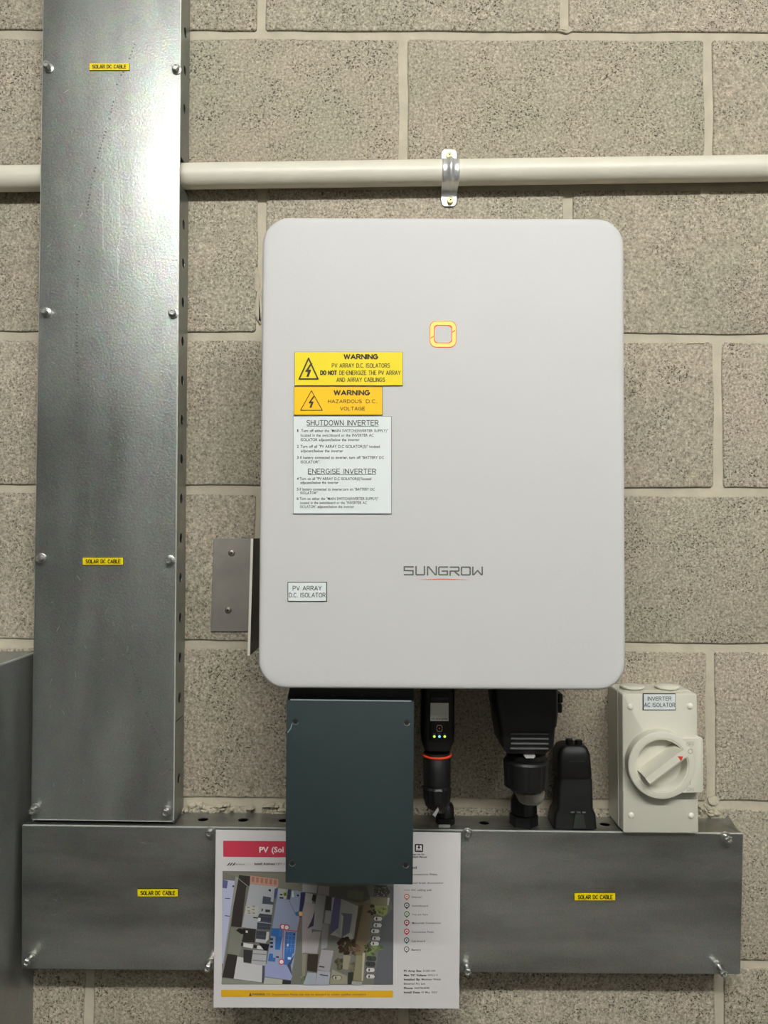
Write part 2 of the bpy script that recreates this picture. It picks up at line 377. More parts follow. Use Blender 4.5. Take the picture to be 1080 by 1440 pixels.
for r in range(-3, 13):
    zt = EYE+.857-.2*(r-1); zb = zt-.2
    ztc = min(zt-JW/2, RZ-.002); zbc = max(zb+JW/2, .002)
    if ztc-zbc < .03: continue
    off = offs.get(r, -.165 if r % 2 else .022)
    x = off-.4*6
    while x < RX:
        a, b = max(x+.0062, -RX), min(x+.4-.0062, RX)
        if b-a > .03:
            key = (round(b-a, 3), round(ztc-zbc, 3)); full = key[0] == round(.4-.0124, 3)
            key = key+((random.randrange(4) if full else 0),)
            if key not in variants: variants[key] = block_mesh(b-a, ztc-zbc, hash(key) % 1000)
            o = bpy.data.objects.new('block', variants[key]); COL.objects.link(o); o.parent = wall
            o.location = ((a+b)/2, random.uniform(0, .0006), (ztc+zbc)/2)
            if full and random.random() < .5: pass
        x += .4
# mortar smears left on block edges
def blob(mb, x, z, w_, h, seed, t=.0012, y=.0):
    rnd = random.Random(seed); n = 14
    o = [(x+w_/2*math.cos(2*math.pi*i/n)*rnd.uniform(.7, 1.15), z+h/2*math.sin(2*math.pi*i/n)*rnd.uniform(.7, 1.15)) for i in range(n)]
    mb.prism(o, [(y+.003, 0), (y-.0001, 0), (y-t*.7, min(w_, h)*.12), (y-t, min(w_, h)*.28)])
mb = MB()
for i, (px, py, w_, h) in enumerate([(991, 270, 13, 16), (1004, 1126, 18, 14), (364, 430, 10, 60), (362, 395, 7, 40), (796, 41, 22, 10), (977, 484, 30, 5)]):
    x, z = at(px, py, 0); blob(mb, x, z, w_*mmpx(0), h*mmpx(0), i, .0005)
build(mb, 'mortar_smear', m_mortar2, wall, kind='stuff', smooth=60)
mb = MB(); rnd = random.Random(3)
for i in range(46):
    px = rnd.choice([rnd.uniform(252, 405), rnd.uniform(252, 300), rnd.uniform(252, 405), rnd.uniform(252, 405), rnd.uniform(985, 1012)]); py = rnd.uniform(1133, 1146)
    x, z = at(px, py, 0.003); blob(mb, x, z, rnd.uniform(.004, .014), rnd.uniform(.003, .008), 50+i, rnd.uniform(.002, .007))
build(mb, 'mortar_droppings', m_mortar2, wall, kind='stuff', smooth=60, label='crumbs of mortar caught behind the horizontal cable tray')
mb = MB()
for i in range(26):
    t = i/25.; px = 655+40*t+rnd.uniform(-1, 1); py = 275+9*t+2.5*math.sin(t*9)+rnd.uniform(-1, 1)
    if rnd.random() < .25: continue
    x, z = at(px, py, 0); blob(mb, x, z, rnd.uniform(.001, .003), rnd.uniform(.0006, .0016), 200+i, .0004)
build(mb, 'chalk_scratch', flat(235, 230, 215), wall, kind='stuff', smooth=0, label='pale chalky scratch on the block beside the pipe strap')
# fluorescent batten on the ceiling; the far one is added fill light
def batten(x0, x1, y, z, label, m):
    t = empty('ceiling_light', ((x0+x1)/2, y, z), label, 'light')
    build(MB().box(x0-.01, x1+.01, y-.03, y+.03, z+.032, RZ, .004), 'batten_body', m_white, t)
    build(MB().rings([[(x, y+.05*math.cos(a), z+.034*math.sin(a)) for a in [2*math.pi*k/16 for k in range(16)]] for x in (x0, x1)]), 'diffuser', m, t)
batten(LX0, LX1, LY, LZ, 'white fluorescent batten on the ceiling nearest the block wall', m_tube)
batten(.05, 1.55, -2.55, LZ, 'white fill batten added on the ceiling further from the block wall', m_tube2)
# ------------------------------------------------------------------ fasteners
def hex_screw(parent, x, z, y, h=.010, name='screw', src={}):
    k = round(h, 3)
    if k not in src or True:
        pass
    if k not in src:
        mb = MB()
        mb.lathe((0, 0, 0), (0, -1, 0), [(0, .0062), (.0012, .0062), (.0016, .0052)], 20)
        mb.lathe((0, 0, 0), (0, -1, 0), [(.001, .0034), (h-.004, .0034)], 12)
        mb.lathe((0, 0, 0), (0, -1, 0), [(h-.0048, .0036), (h-.0045, .0047), (h-.0008, .0047), (h, .0038), (h, .0026), (h-.0012, .0018)], 6)
        o = build(mb, name, m_zinc, parent, origin=(0, 0, 0)); src[k] = o
        o.location = Vector((x, y, z))-WL[parent]; WL[o] = Vector((x, y, z)); return o
    return instance(src[k], parent, (x, y, z))
def plate_label(parent, px0, px1, py0, py1, d, items, face, label, slope=0., th=.0016, ink=None, name='label_plate', rim=.0003):
    q = [at(px0, py1, d+th), at(px1, py1+slope, d+th), at(px1, py0+slope, d+th), at(px0, py0, d+th)]
    mb = MB(); mb.prism(q, [(-d, 0), (-d-th*.55, 0), (-d-th*.6, rim), (-d-th, rim)], mi=1, mi_top=0)
    o = build(mb, name, [face, m_blk], parent, smooth=0, label=label)
    tb = MB()
    for it in items: text(tb, *it[:5], d+th, bold=it[5] if len(it) > 5 else False)
    if items: build(tb, 'lettering', ink or m_ink, o, smooth=0, recalc=False)
    return o
# ------------------------------------------------------------------ vertical trunking
def perforated(mb, P0, u, v, n, pitch, r, lead, tail, width, skip=()):
    """sheet strip along u (n cells of length pitch), width along v, a round hole in the middle of each cell"""
    P0, u, v = Vector(P0), Vector(u), Vector(v)
    def q(a, b, s, e): mb.add([P0+u*a+v*s, P0+u*b+v*s, P0+u*b+v*e, P0+u*a+v*e], [(0, 1, 2, 3)])
    if lead > 0: q(-lead, 0, 0, width)
    for k in range(n):
        a0 = k*pitch
        if k in skip: q(a0, a0+pitch, 0, width); continue
        N = 20; c = P0+u*(a0+pitch/2)+v*width/2; inn = []; out = []
        for i in range(N):
            a = 2*math.pi*i/N+math.pi/4; ca, sa = math.cos(a), math.sin(a)
            inn.append(c+u*r*ca+v*r*sa); m_ = max(abs(ca), abs(sa)); out.append(c+u*(pitch/2*ca/m_)+v*(width/2*sa/m_))
        corner = N//4
        mb.add(inn+out, [(i, (i+1) % N, N+(i+1) % N, N+i) for i in range(N)])
    if tail > 0: q(n*pitch, n*pitch+tail, 0, width)
DV = .046
tlz = RZ-.004
lt, lb, rt_, rb = at(60.5, 0, DV), at(43.6, 1153, DV), at(255, 0, DV), at(244.8, 1156, DV)
def ext(a, b, z): t_ = (z-a[1])/(b[1]-a[1]); return (a[0]+(b[0]-a[0])*t_, z)
lt2, rt2 = ext(lt, lb, tlz), ext(rt_, rb, tlz)
ztray = Z(300, 1161, .05)
T = empty('cable_trunking', (lb[0], 0, ztray), 'tall upright galvanised steel cable trunking running up the left side of the wall', 'trunking')
build(MB().hexa([lb, rb, rt2, lt2], -DV, -DV+.0042, .0016, seg=4), 'lid', m_galv, T, smooth=60)
# side walls, following the lid's slight lean; the pipe passes through a notch
pz = Z(262, 249, .018)
def side(sgn, a, b, zs, name):
    mb = MB(); ud = Vector((a[0]-b[0], 0, a[1]-b[1])).normalized()
    hz = Z(261, 317, .02)                            # a hole centre
    zlow, zhigh = zs
    n0 = math.ceil((zlow-hz)/.05+.5); n1 = math.floor((zhigh-hz)/.05-.5)
    start = hz+(n0-.5)*.05; n = n1-n0+1
    base = Vector((b[0]+(a[0]-b[0])*(start-b[1])/(a[1]-b[1])+sgn*-.0015, -DV+.002, start))
    perforated(mb, base, ud, (0, 1, 0), n, .05, .0062, start-zlow, zhigh-(start+n*.05), DV-.0022)
    o = build(mb, name, m_galv, T, smooth=0, recalc=False)
    md = o.modifiers.new('thickness', 'SOLIDIFY'); md.thickness = .0012; md.offset = 0; return o
for sgn, a, b in ((1, rt2, rb), (-1, lt2, lb)):
    side(sgn, a, b, (pz+.018, tlz-.002), 'side_panel')
    side(sgn, a, b, (Z(256, 1010, .02)+.0008, pz-.018), 'side_panel')
    side(sgn, a, b, (ztray+.001, Z(256, 1010, .02)-.0008), 'side_panel')
build(MB().hexa([(lb[0]+.002, ztray+.02), (rb[0]-.002, ztray+.02), (rt2[0]-.002, tlz), (lt2[0]+.002, tlz)], -.0006, -.0018), 'back_panel', m_galv, T)
m_edge = mk('bare_steel_glint', S(206, 210, 204), .4, .35)  # lamp glint on the bare edges, painted in as pale colour
def edge(parent, a, b, y, w_=.0007, m=None):           # bare rim along a lid edge, its glint painted as pale colour, from a to b in the lid's plane
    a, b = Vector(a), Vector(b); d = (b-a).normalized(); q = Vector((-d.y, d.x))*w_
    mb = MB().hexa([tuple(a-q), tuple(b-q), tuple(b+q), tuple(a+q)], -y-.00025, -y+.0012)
    return build(mb, 'bare_edge_glint', m or m_edge, parent, smooth=0)
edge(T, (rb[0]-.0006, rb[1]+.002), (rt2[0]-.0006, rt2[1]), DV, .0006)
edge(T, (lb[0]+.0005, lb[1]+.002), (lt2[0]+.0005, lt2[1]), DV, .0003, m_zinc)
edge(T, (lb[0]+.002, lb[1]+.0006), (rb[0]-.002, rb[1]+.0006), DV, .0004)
for px, py, h in [(69, 96, .010), (248.5, 98.5, .008), (65, 439, .009), (244, 441, .008), (58, 785, .010), (239.5, 788, .009), (50, 1137, .011), (235, 1140, .010)]:
    x, z = at(px, py, DV); hex_screw(T, x, z, -DV, h)
plate_label(T, 125.5, 182, 88.5, 99, DV, [('SOLAR DC CABLE', 130, 177, 96.5, 5.4, 2)], m_yellow, 'upper yellow label reading SOLAR DC CABLE')
plate_label(T, 116, 173.5, 784, 794.5, DV, [('SOLAR DC CABLE', 121, 169, 792.2, 5.4, 2)], m_yellow, 'lower yellow label reading SOLAR DC CABLE')
# faint factory ink line and scratches on the lid
mb = MB(); rnd = random.Random(9)
def inkline(pts, d, s=1.0):
    P = [at(a, b, d) for a, b in pts]
    for i in range(len(P)-1):
        a, b = Vector(P[i]), Vector(P[i+1]); L_ = (b-a).length; n = int(L_/.0042); dr = (b-a).normalized(); q = Vector((-dr.y, dr.x))
        for k in range(n):
            if rnd.random() < .35: continue
            c = a+dr*(k+.5)*L_/n; hw = rnd.uniform(.0006, .0016)*s; hl = rnd.uniform(.0005, .0013)*s
            mb.poly([tuple(c-dr*hl-q*hw), tuple(c+dr*hl-q*hw), tuple(c+dr*hl+q*hw), tuple(c-dr*hl+q*hw)], -d-.0002)
inkline([(190, 60), (178, 95), (166, 112), (155, 165), (139, 215), (128, 262), (122, 300)], DV)
inkline([(112, 345), (109, 400), (108, 470), (111, 560), (118, 660), (127, 745), (140, 800), (152, 833)], DV)
inkline([(178, 912), (190, 950), (207, 1005), (226, 1050), (243, 1090)], DV)
build(mb, 'ink_print', flat(96, 98, 93), T, kind='stuff', smooth=0, recalc=False, label='faint illegible dotted ink line running down the lid')
mb = MB()
for px, a, b in [(145, 255, 350), (168.5, 262, 370), (188.5, 250, 385), (166, 345, 400)]:
    mb.stroke([at(px, a, DV), at(px, b, DV)], .0005, -DV-.00015)
for i in range(46):
    px = rnd.uniform(70, 240); py = rnd.uniform(30, 1130); l = rnd.uniform(2, 9); a = rnd.uniform(-1.2, 1.2)
    mb.stroke([at(px, py, DV), at(px+l*math.sin(a), py+l*math.cos(a), DV)], .0004, -DV-.00015)
build(mb, 'scratches', mat('bright_scratch', (.8, .8, .78, 1), .3, 1.), T, kind='stuff', smooth=0, recalc=False)
# ------------------------------------------------------------------ horizontal trunking
DH = .050
hl_t, hr_t, hr_b, hl_b = at(31, 1159.6, DH), at(1045.6, 1171.5, DH), at(1041.5, 1370.7, DH), at(30.5, 1363, DH)
H = empty('cable_trunking', (hl_b[0], 0, hl_b[1]), 'wide horizontal galvanised steel cable trunking along the bottom, behind the paper plan', 'trunking')
build(MB().hexa([hl_b, hr_b, hr_t, hl_t], -DH, -DH+.0042, .0016, seg=4), 'lid', m_galvh, H, smooth=60)
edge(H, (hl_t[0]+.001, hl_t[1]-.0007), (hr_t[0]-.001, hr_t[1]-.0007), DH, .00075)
edge(H, (hl_b[0]+.0006, hl_b[1]+.001), (hl_t[0]+.0006, hl_t[1]-.001), DH, .0003, m_zinc)
def strip(a, b, name, hx):                           # top or bottom sheet
    mb = MB(); u = Vector((b[0]-a[0], 0, b[1]-a[1])); L_ = u.length; u.normalize()
    s0 = (hx-a[0])-.025; n0 = math.floor(s0/.05); s0 -= n0*.05; n = int((L_-s0)/.05)
    perforated(mb, Vector((a[0], -DH+.002, a[1]))+u*s0, u, (0, 1, 0), n, .05, .0065, s0, L_-s0-n*.05, DH-.003)
    o = build(mb, name, m_galvh, H, smooth=0, recalc=False)
    md = o.modifiers.new('thickness', 'SOLIDIFY'); md.thickness = .0012; md.offset = 0
hx0 = X(285.5, 1150, .025)
eps = .0012
strip((hl_t[0]+eps, hl_t[1]-eps), (hr_t[0]-eps, hr_t[1]-eps), 'top_panel', hx0)
strip((hl_b[0]+eps, hl_b[1]+eps), (hr_b[0]-eps, hr_b[1]+eps), 'bottom_panel', hx0)
build(MB().hexa([(hr_b[0]-.0026, hr_b[1]+.002), (hr_b[0]-.0014, hr_b[1]+.002), (hr_t[0]-.0014, hr_t[1]-.002), (hr_t[0]-.0026, hr_t[1]-.002)], -DH+.0024, -.001), 'end_panel', m_galvh, H)
build(MB().hexa([(hl_b[0]+.0016, hl_b[1]+.002), (hl_b[0]+.0030, hl_b[1]+.002), (hl_t[0]+.0030, hl_t[1]-.002), (hl_t[0]+.0016, hl_t[1]-.002)], -DH+.0024, -.001), 'end_panel', m_galvh, H)
build(MB().hexa([(hl_b[0]+.004, hl_b[1]+.003), (hr_b[0]-.004, hr_b[1]+.003), (hr_t[0]-.004, hr_t[1]-.003), (hl_t[0]+.004, hl_t[1]-.003)], -.0006, -.0018), 'back_panel', m_galvh, H)
# bent-up torn tab at the right end
a = at(1024, 1147, .012); b_ = at(1036, 1166, .04); c = at(1026, 1160, .02)
mb = MB(); mb.add([(a[0], -.010, a[1]), (b_[0], -.042, hr_t[1]), (c[0]-.008, -.016, hr_t[1]), (a[0]+.0008, -.011, a[1]), (b_[0]+.0008, -.042, hr_t[1]), (c[0]-.0072, -.016, hr_t[1])],
                   [(0, 1, 2), (5, 4, 3), (0, 3, 4, 1), (1, 4, 5, 2), (2, 5, 3, 0)])
build(mb, 'bent_tab', m_galvh, H, smooth=0)
for px, py, h in [(296, 1169, .009), (44, 1346, .014), (294.5, 1355.5, .012), (657, 1171, .008), (656, 1359, .014), (1019.5, 1176, .013), (1010.5, 1359, .018)]:
    x, z = at(px, py, DH); hex_screw(H, x, z, -DH, h)
plate_label(H, 193, 250.5, 1250, 1261, DH, [('SOLAR DC CABLE', 198, 246, 1258.5, 5.4, 2)], m_yellow, 'yellow label reading SOLAR DC CABLE, left of the paper plan')
plate_label(H, 807.5, 865.5, 1255.5, 1266.5, DH, [('SOLAR DC CABLE', 813, 861, 1264.2, 5.4, 2)], m_yellow, 'yellow label reading SOLAR DC CABLE, right of the paper plan')
mb = MB()
for i in range(110):
    px = rnd.choice([rnd.uniform(40, 290), rnd.uniform(660, 1030)]); py = rnd.uniform(1172, 1355); l = rnd.uniform(2, 10); a = rnd.uniform(.3, 2.6)
    mb.stroke([at(px, py, DH), at(px+l*math.sin(a), py-l*math.cos(a)*.8, DH)], .00045, -DH-.00015)
build(mb, 'scratches', mat('dull_scratch', S(158, 161, 156), .6, .2), H, kind='stuff', smooth=0, recalc=False)
# ------------------------------------------------------------------ big duct at the left edge
dx = hl_t[0]-.0045; dz = Z(45, 916, 0); DD = .17
U = empty('metal_duct', (dx-.16, 0, 0), 'deep floor-standing galvanised steel duct at the left edge, left of both trunkings', 'duct')
build(MB().box(dx-.32, dx, -DD+.002, -.001, 0, dz, .0008), 'duct_body', m_duct, U)
build(MB().box(dx-.321, dx+.0004, -DD, -DD+.0018, 0, dz+.0005, .0006), 'lid', m_duct, U)
build(MB().box(dx-.0016, dx+.0005, -DD, -.001, dz-.0012, dz+.0009), 'bare_edge_glint', m_edge, U, smooth=0)
# ------------------------------------------------------------------ conduit and saddle
RP = .0160
A, B = at(0, 251.5, .018), at(1080, 236.5, .018)
sl = (B[1]-A[1])/(B[0]-A[0])
def pipez(x): return A[1]+sl*(x-A[0])
x0, x1 = -1.2, 1.5
pts = [(x0+(x1-x0)*i/20., -.018, pipez(x0+(x1-x0)*i/20.)) for i in range(21)]
build(MB().tube(pts, RP, 32), 'conduit_pipe', m_pvc, origin=(0, -.018, pipez(0)), smooth=60, label='round pale cream conduit pipe running across the wall above the white inverter', category='pipe') if False else None
o = build(MB().tube(pts, RP, 32), 'conduit_pipe', m_pvc, origin=(0, -.018, pipez(0)), smooth=60)
tag(o, 'round pale cream conduit pipe running across the wall above the white inverter', 'pipe')
sx = X(634, 250, .03); sz = pipez(sx); hw = .0107
K = empty('pipe_strap', (sx, 0, sz), 'shiny galvanised saddle strap holding the cream pipe, fixed with two yellow screws', 'pipe clamp')
ztop = Z(632, 210, .002); zbot = Z(633, 290.5, .002)
path = [(-.002, ztop, 0), (-.002, ztop-.001, 0), (-.002, ztop-.003, 0), (-.002, ztop-.007, 0), (-.002, sz+RP+.0022, 0), (-.003, sz+RP+.0014, .2)]
for k in range(19):
    a = math.radians(78-160*k/18.); path.append((-.018-(RP+.0008)*math.cos(a), sz+(RP+.0008)*math.sin(a), math.cos(a)))
path += [(-.003, sz-RP-.0025, .2), (-.002, sz-RP-.0045, 0), (-.002, zbot+.008, 0), (-.002, zbot+.004, 0), (-.002, zbot+.0015, 0), (-.002, zbot, 0)]
wf = {0: .45, 1: .75, 2: .93, len(path)-1: .45, len(path)-2: .72, len(path)-3: .92}
cols = [-1, -.85, -.45, -.3, -.12, 0, .12, .3, .45, .85, 1]; mb = MB(); V_ = []; n = len(cols)
for i, (y, z, rib) in enumerate(path):
    k = wf.get(i, 1.)
    nrm = Vector((y+.018, z-sz)).normalized() if rib > 0 else Vector((-1, 0))
    for c in cols:
        bump = .0034*max(0, 1-(abs(c)/.38)**2)*min(1, rib*1.5) if rib > 0 else 0
        V_.append((sx+c*hw*k, y+nrm.x*bump, z+nrm.y*bump))
mb.add(V_, [(i*n+j, i*n+j+1, (i+1)*n+j+1, (i+1)*n+j) for i in range(len(path)-1) for j in range(n-1)])
o = build(mb, 'strap', m_strap, K, smooth=50, recalc=False); md = o.modifiers.new('thickness', 'SOLIDIFY'); md.thickness = .0014; md.offset = 1
def cross_screw(parent, x, z, y, r, m, name='screw'):
    mb = MB(); mb.lathe((x, y, z), (0, -1, 0), [(0, r), (.0012, r), (.0024, r*.8), (.0028, r*.45)], 20, 0)
    for a in (.5, .5+math.pi/2):
        c_, s_ = math.cos(a), math.sin(a); l, w_ = r*.42, r*.12
        mb.poly([(x+l*c_-w_*s_, z+l*s_+w_*c_), (x-l*c_-w_*s_, z-l*s_+w_*c_), (x-l*c_+w_*s_, z-l*s_-w_*c_), (x+l*c_+w_*s_, z+l*s_-w_*c_)], y-.00295, 1)
    return build(mb, name, [m, m_blk], parent, recalc=True)
x, z = at(632.2, 217.8, .006); cross_screw(K, x, z, -.0040, .0046, m_brass)
x, z = at(633.4, 281.2, .006); cross_screw(K, x, z, -.0040, .0046, m_brass)
# ------------------------------------------------------------------ steel angle bracket left of the inverter
G = empty('angle_bracket', (X(330, 888, 0), 0, Z(330, 888, 0)), 'stainless steel angle bracket screwed to the wall just left of the white inverter', 'bracket')
q = [at(296, 888, .002), at(372, 888, .002), at(374.5, 757, .002), at(300.5, 757, .002)]
build(MB().hexa(q, -.0024, -.0004, .0004), 'wall_plate', m_ss, G)
ft, fb, wt, wb = at(353.0, 757.5, .11), at(348.3, 922, .11), at(373.5, 757, .0), at(369.5, 904, .0)
th = .0026
V_ = [(fb[0], -.11, fb[1]), (ft[0], -.11, ft[1]), (wt[0], -.0026, ft[1]), (wb[0], -.0026, fb[1])]
V2 = [(x+th, y, z) for x, y, z in V_]
mb = MB().add(V_+V2, [(0, 1, 2, 3), (7, 6, 5, 4), (0, 4, 5, 1), (1, 5, 6, 2), (2, 6, 7, 3), (3, 7, 4, 0)])
build(mb, 'projecting_flange', m_ssdark, G, smooth=0)
mb = MB(); mb.add([(fb[0]-.0002, -.1101, fb[1]), (fb[0]+th, -.1101, fb[1]), (ft[0]+th, -.1101, ft[1]), (ft[0]-.0002, -.1101, ft[1]),
                   (fb[0]-.0002, -.1092, fb[1]), (fb[0]+th, -.1092, fb[1]), (ft[0]+th, -.1092, ft[1]), (ft[0]-.0002, -.1092, ft[1])],
                  [(0, 1, 2, 3), (7, 6, 5, 4), (0, 4, 5, 1), (1, 5, 6, 2), (2, 6, 7, 3), (3, 7, 4, 0)])
build(mb, 'cut_edge', mat('cut_edge_highlight', S(248, 246, 232), .45, .1), G, smooth=0, label='cut front edge with its highlight painted near white')  # near-white colour paints the highlight on the steel's front edge
x, z = at(325.5, 777.5, .004); cross_screw(G, x, z, -.0024, .0042, m_scr)
x, z = at(320.5, 858, .004); cross_screw(G, x, z, -.0024, .0042, m_scr)
# ------------------------------------------------------------------ inverter
DI = .215
ix0, ix1, iz0, iz1 = -.1289, .2411, EYE-.1555, EYE+.3245; icx, icz = (ix0+ix1)/2, (iz0+iz1)/2
I = empty('solar_inverter', (icx, 0, iz0), 'large white solar inverter cabinet with rounded corners and a glowing square indicator', 'inverter')
mb = MB(); mb.prism(rrect(.370, .480, .028, 12, icx, icz), [(-.150, .006), (-.153, .001), (-.156, 0), (-.2105, 0), (-.2127, .0005), (-.2140, .0016), (-.2147, .0032), (-.2149, .0060), (-.215, .0100)])
build(mb, 'front_cover', m_white, I, smooth=60)
build(MB().box(ix0+.012, ix1-.012, -.1505, -.062, iz0+.012, iz1-.012, .004), 'chassis', m_alu, I)
for k in range(24):
    x = ix0+.03+k*(.31/23); o = build(MB().box(x-.001, x+.001, -.0635, -.028, iz0+.04, iz1-.03), 'cooling_fin', m_alu, I, smooth=0) if k == 0 else instance(o, I, Vector(WL[o]))
    if k: o.location = Vector((k*(.31/23), 0, 0))
build(MB().box(icx-.14, icx+.14, -.030, -.0005, icz-.02, icz+.14, .001), 'mounting_bracket', m_alu, I)
# ring indicator, flush in the cover
cx, cz = at(623, 470, DI)
def ring(mb, wo, wi, y, r0, gaps=True):
    o_ = rrect(wo, wo, r0, 6, cx, cz); i_ = rrect(wi, wi, r0*.55, 6, cx, cz); n = len(o_)
    a_ = math.radians(8); g = .0011
    for k in range(n):
        j = (k+1) % n; p = [o_[k], o_[j], i_[j], i_[k]]
        if gaps:
            mx_, mz_ = sum(q_[0] for q_ in p)/4-cx, sum(q_[1] for q_ in p)/4-cz
        mb.poly(p, y)
mb = MB(); ring(mb, .0275, .0172, -DI-.0003, .0070); o = build(mb, 'indicator_rim', m_ringr, I, smooth=0, recalc=False, label='glowing red-orange rim')
mb = MB(); ring(mb, .0262, .0187, -DI-.0005, .0064); build(mb, 'indicator_ring', m_ringy, o, smooth=0, recalc=False, label='glowing yellow square light')
mb = MB(); s_ = mmpx(DI)
for gx, gz in ((15*s_, 3.5*s_), (-15.5*s_, -5*s_)):
    mb.poly([(cx+gx-.0019, cz+gz-.0015), (cx+gx+.0012, cz+gz+.0005), (cx+gx+.0019, cz+gz+.0021), (cx+gx-.0012, cz+gz+.0001)], -DI-.0007)
build(mb, 'indicator_gap', flat(190, 110, 80), o, smooth=0, recalc=False)
# logo
mb = MB(); lw = 1.9*mmpx(DI)
LT, LBm = 797.2, 808.4
def G_(x): return 540+x/6.75
def gy(y): return 780+y/6.75
for st in [[(278, 115), (192, 115), (192, 150), (275, 152), (275, 190), (192, 190)], [(304, 112), (304, 183), (312, 191), (376, 191), (384, 183), (384, 112)],
           [(414, 194), (414, 116), (424, 116), (486, 190), (496, 190), (496, 112)], [(604, 117), (526, 117), (520, 124), (520, 184), (527, 191), (602, 191), (602, 156), (552, 156)],
           [(628, 118), (706, 118), (710, 124), (710, 150), (704, 156), (628, 156)], [(668, 158), (712, 196)], [(628, 158), (628, 196)],
           [(735, 160), (735, 122), (742, 118), (812, 118), (817, 124), (817, 140)], [(817, 152), (817, 186), (810, 192), (742, 192), (735, 186), (735, 172)],
           [(843, 117), (843, 190), (852, 190), (888, 150), (924, 190), (932, 190), (932, 117)]]:
    mb.stroke([at(G_(a), gy(b), DI) for a, b in st], lw, -DI-.0003)
build(mb, 'brand_lettering', m_logo, I, smooth=0, recalc=False, label='grey brand lettering printed on the cover')
mb = MB(); top = []; bot = []
for k in range(17):
    t_ = k/16.; a = 322+490*t_; yb = 241-13*math.sin(math.pi*t_); th_ = 11*math.sin(math.pi*t_)**.8
    top.append(at(G_(a), gy(yb), DI)); bot.append(at(G_(a), gy(yb+th_*.75+.3), DI))
mb.add([(x, -DI-.0003, z) for x, z in top+bot], [(k, k+1, 17+k+1, 17+k) for k in range(16)])
build(mb, 'orange_swoosh', m_swoosh, I, smooth=0, recalc=False, label='thin orange arc under the lettering')
def bolt_triangle(mb, cx_, base_y, top_y, half, d, wd, s):
    P = [at(cx_-half, base_y, d), at(cx_+half, base_y, d), at(cx_, top_y, d)]
    mb.stroke(P, wd*mmpx(d), -d-.0004, closed=True)
    h = base_y-top_y; c = base_y-h*.40
    b_ = [(.10, -.36), (-.17, .04), (-.02, .06), (-.11, .30), (.0, .30), (.13, -.04), (-.01, -.06), (.20, -.36)]
    mb.poly([at(cx_+a*h*s, c+b*h*s, d) for a, b in b_], -d-.0004)
def mk_sign(px0, px1, py0, py1, items, face, label, ink=None, tri=None, lines=()):
    o = plate_label(I, px0, px1, py0, py1, DI, items, face, label, ink=ink, name='warning_sign', rim=.0007 if py1-py0 < 30 else .0004)
    d = DI+.0016; mb = MB()
    if tri: bolt_triangle(mb, *tri[:4], d, tri[4], tri[5])
    for a, b, y in lines: mb.stroke([at(a, y, d), at(b, y, d)], .45*mmpx(d), -d-.0003)
    if mb.v: build(mb, "hazard_symbol" if tri else "underline", ink or m_ink, o, kind=None if tri else "stuff", smooth=0, recalc=False)
    return o
mk_sign(414, 566.5, 494.5, 542.5, [('WARNING', 484, 531, 505.2, 7.0, True), ('PV ARRAY D.C. ISOLATORS', 467, 548, 517, 5.9), ('DO NOT', 451, 473.2, 527.2, 6, True), ('DE-ENERGIZE THE PV ARRAY', 477.5, 563, 527.2, 5.9), ('AND ARRAY CABLINGS', 473.5, 541, 537, 5.9)],
        m_yellow, 'bright yellow sign warning about PV array D.C. isolators', tri=(434, 533, 504, 13.2, 2.0, 1.0))
mk_sign(413, 538, 543.7, 583.7, [('WARNING', 470, 519.5, 555.8, 7.0, True), ('HAZARDOUS', 461.5, 508.5, 567, 5.2), ('D.C.', 515, 530, 567, 5.2), ('VOLTAGE', 478.5, 513, 577.2, 5.2)],
        m_amber, 'amber sign warning of hazardous D.C. voltage', tri=(438, 577, 549.5, 15.3, 1.0, .9))
L3 = [('SHUTDOWN INVERTER', 431.5, 532, 598.3, 7.4), ('1', 418, 419.5, 607.6, 3.9), ('Turn off either the "MAIN SWITCH(INVERTER SUPPLY)"', 423.5, 545.5, 607.6, 3.9), ('located in the switchboard or the INVERTER AC', 423, 525.5, 614, 3.9), ('ISOLATOR adjacent/below the inverter', 423, 505.5, 620.3, 3.9),
      ('2', 417.7, 420, 629.7, 3.9), ('Turn off all "PV ARRAY D.C ISOLATOR(S)" located', 422.5, 534, 629.7, 3.9), ('adjacent/below the inverter', 423, 482.5, 636, 3.9),
      ('3', 417.5, 420, 645.3, 3.9), ('If battery connected to inverter, turn off "BATTERY DC', 422.2, 540, 645.3, 3.9), ('ISOLATOR".', 423, 450, 651.5, 3.9),
      ('ENERGISE INVERTER', 433.5, 528.5, 666.3, 7.0), ('4', 417.4, 420, 675, 3.7), ('Turn on all "PV ARRAY D.C ISOLATOR(S)"located', 421.5, 522, 675, 3.7), ('adjacent/below the inverter', 422.6, 476, 680.4, 3.7),
      ('5', 417.3, 420, 689.8, 3.7), ('If battery connected to inverter,turn on "BATTERY DC', 421.5, 527, 689.8, 3.7), ('ISOLATOR"', 422.6, 446.5, 695, 3.7),
      ('6', 417.2, 420, 703, 3.7), ('Turn on either the "MAIN SWITCH(INVERTER SUPPLY)"', 421.5, 532, 703, 3.7), ('located in the switchboard or the "INVERTER AC', 422, 516, 708.8, 3.7), ('ISOLATOR" adjacent/below the inverter', 422, 498, 714.3, 3.7)]
mk_sign(412, 550.7, 585.3, 722.7, L3, m_wlam, 'white sign with inverter shutdown and energise instructions', ink=m_inkg, lines=[(431.5, 532, 599.4), (433.5, 528.5, 667.3)])
mk_sign(404.3, 459.8, 818.5, 846, [('PV ARRAY', 412, 452, 830.2, 6.3), ('D.C. ISOLATOR', 406.6, 457.6, 840, 6.3)], m_wlam, 'small white sign reading PV ARRAY D.C. ISOLATOR', ink=m_inkg)
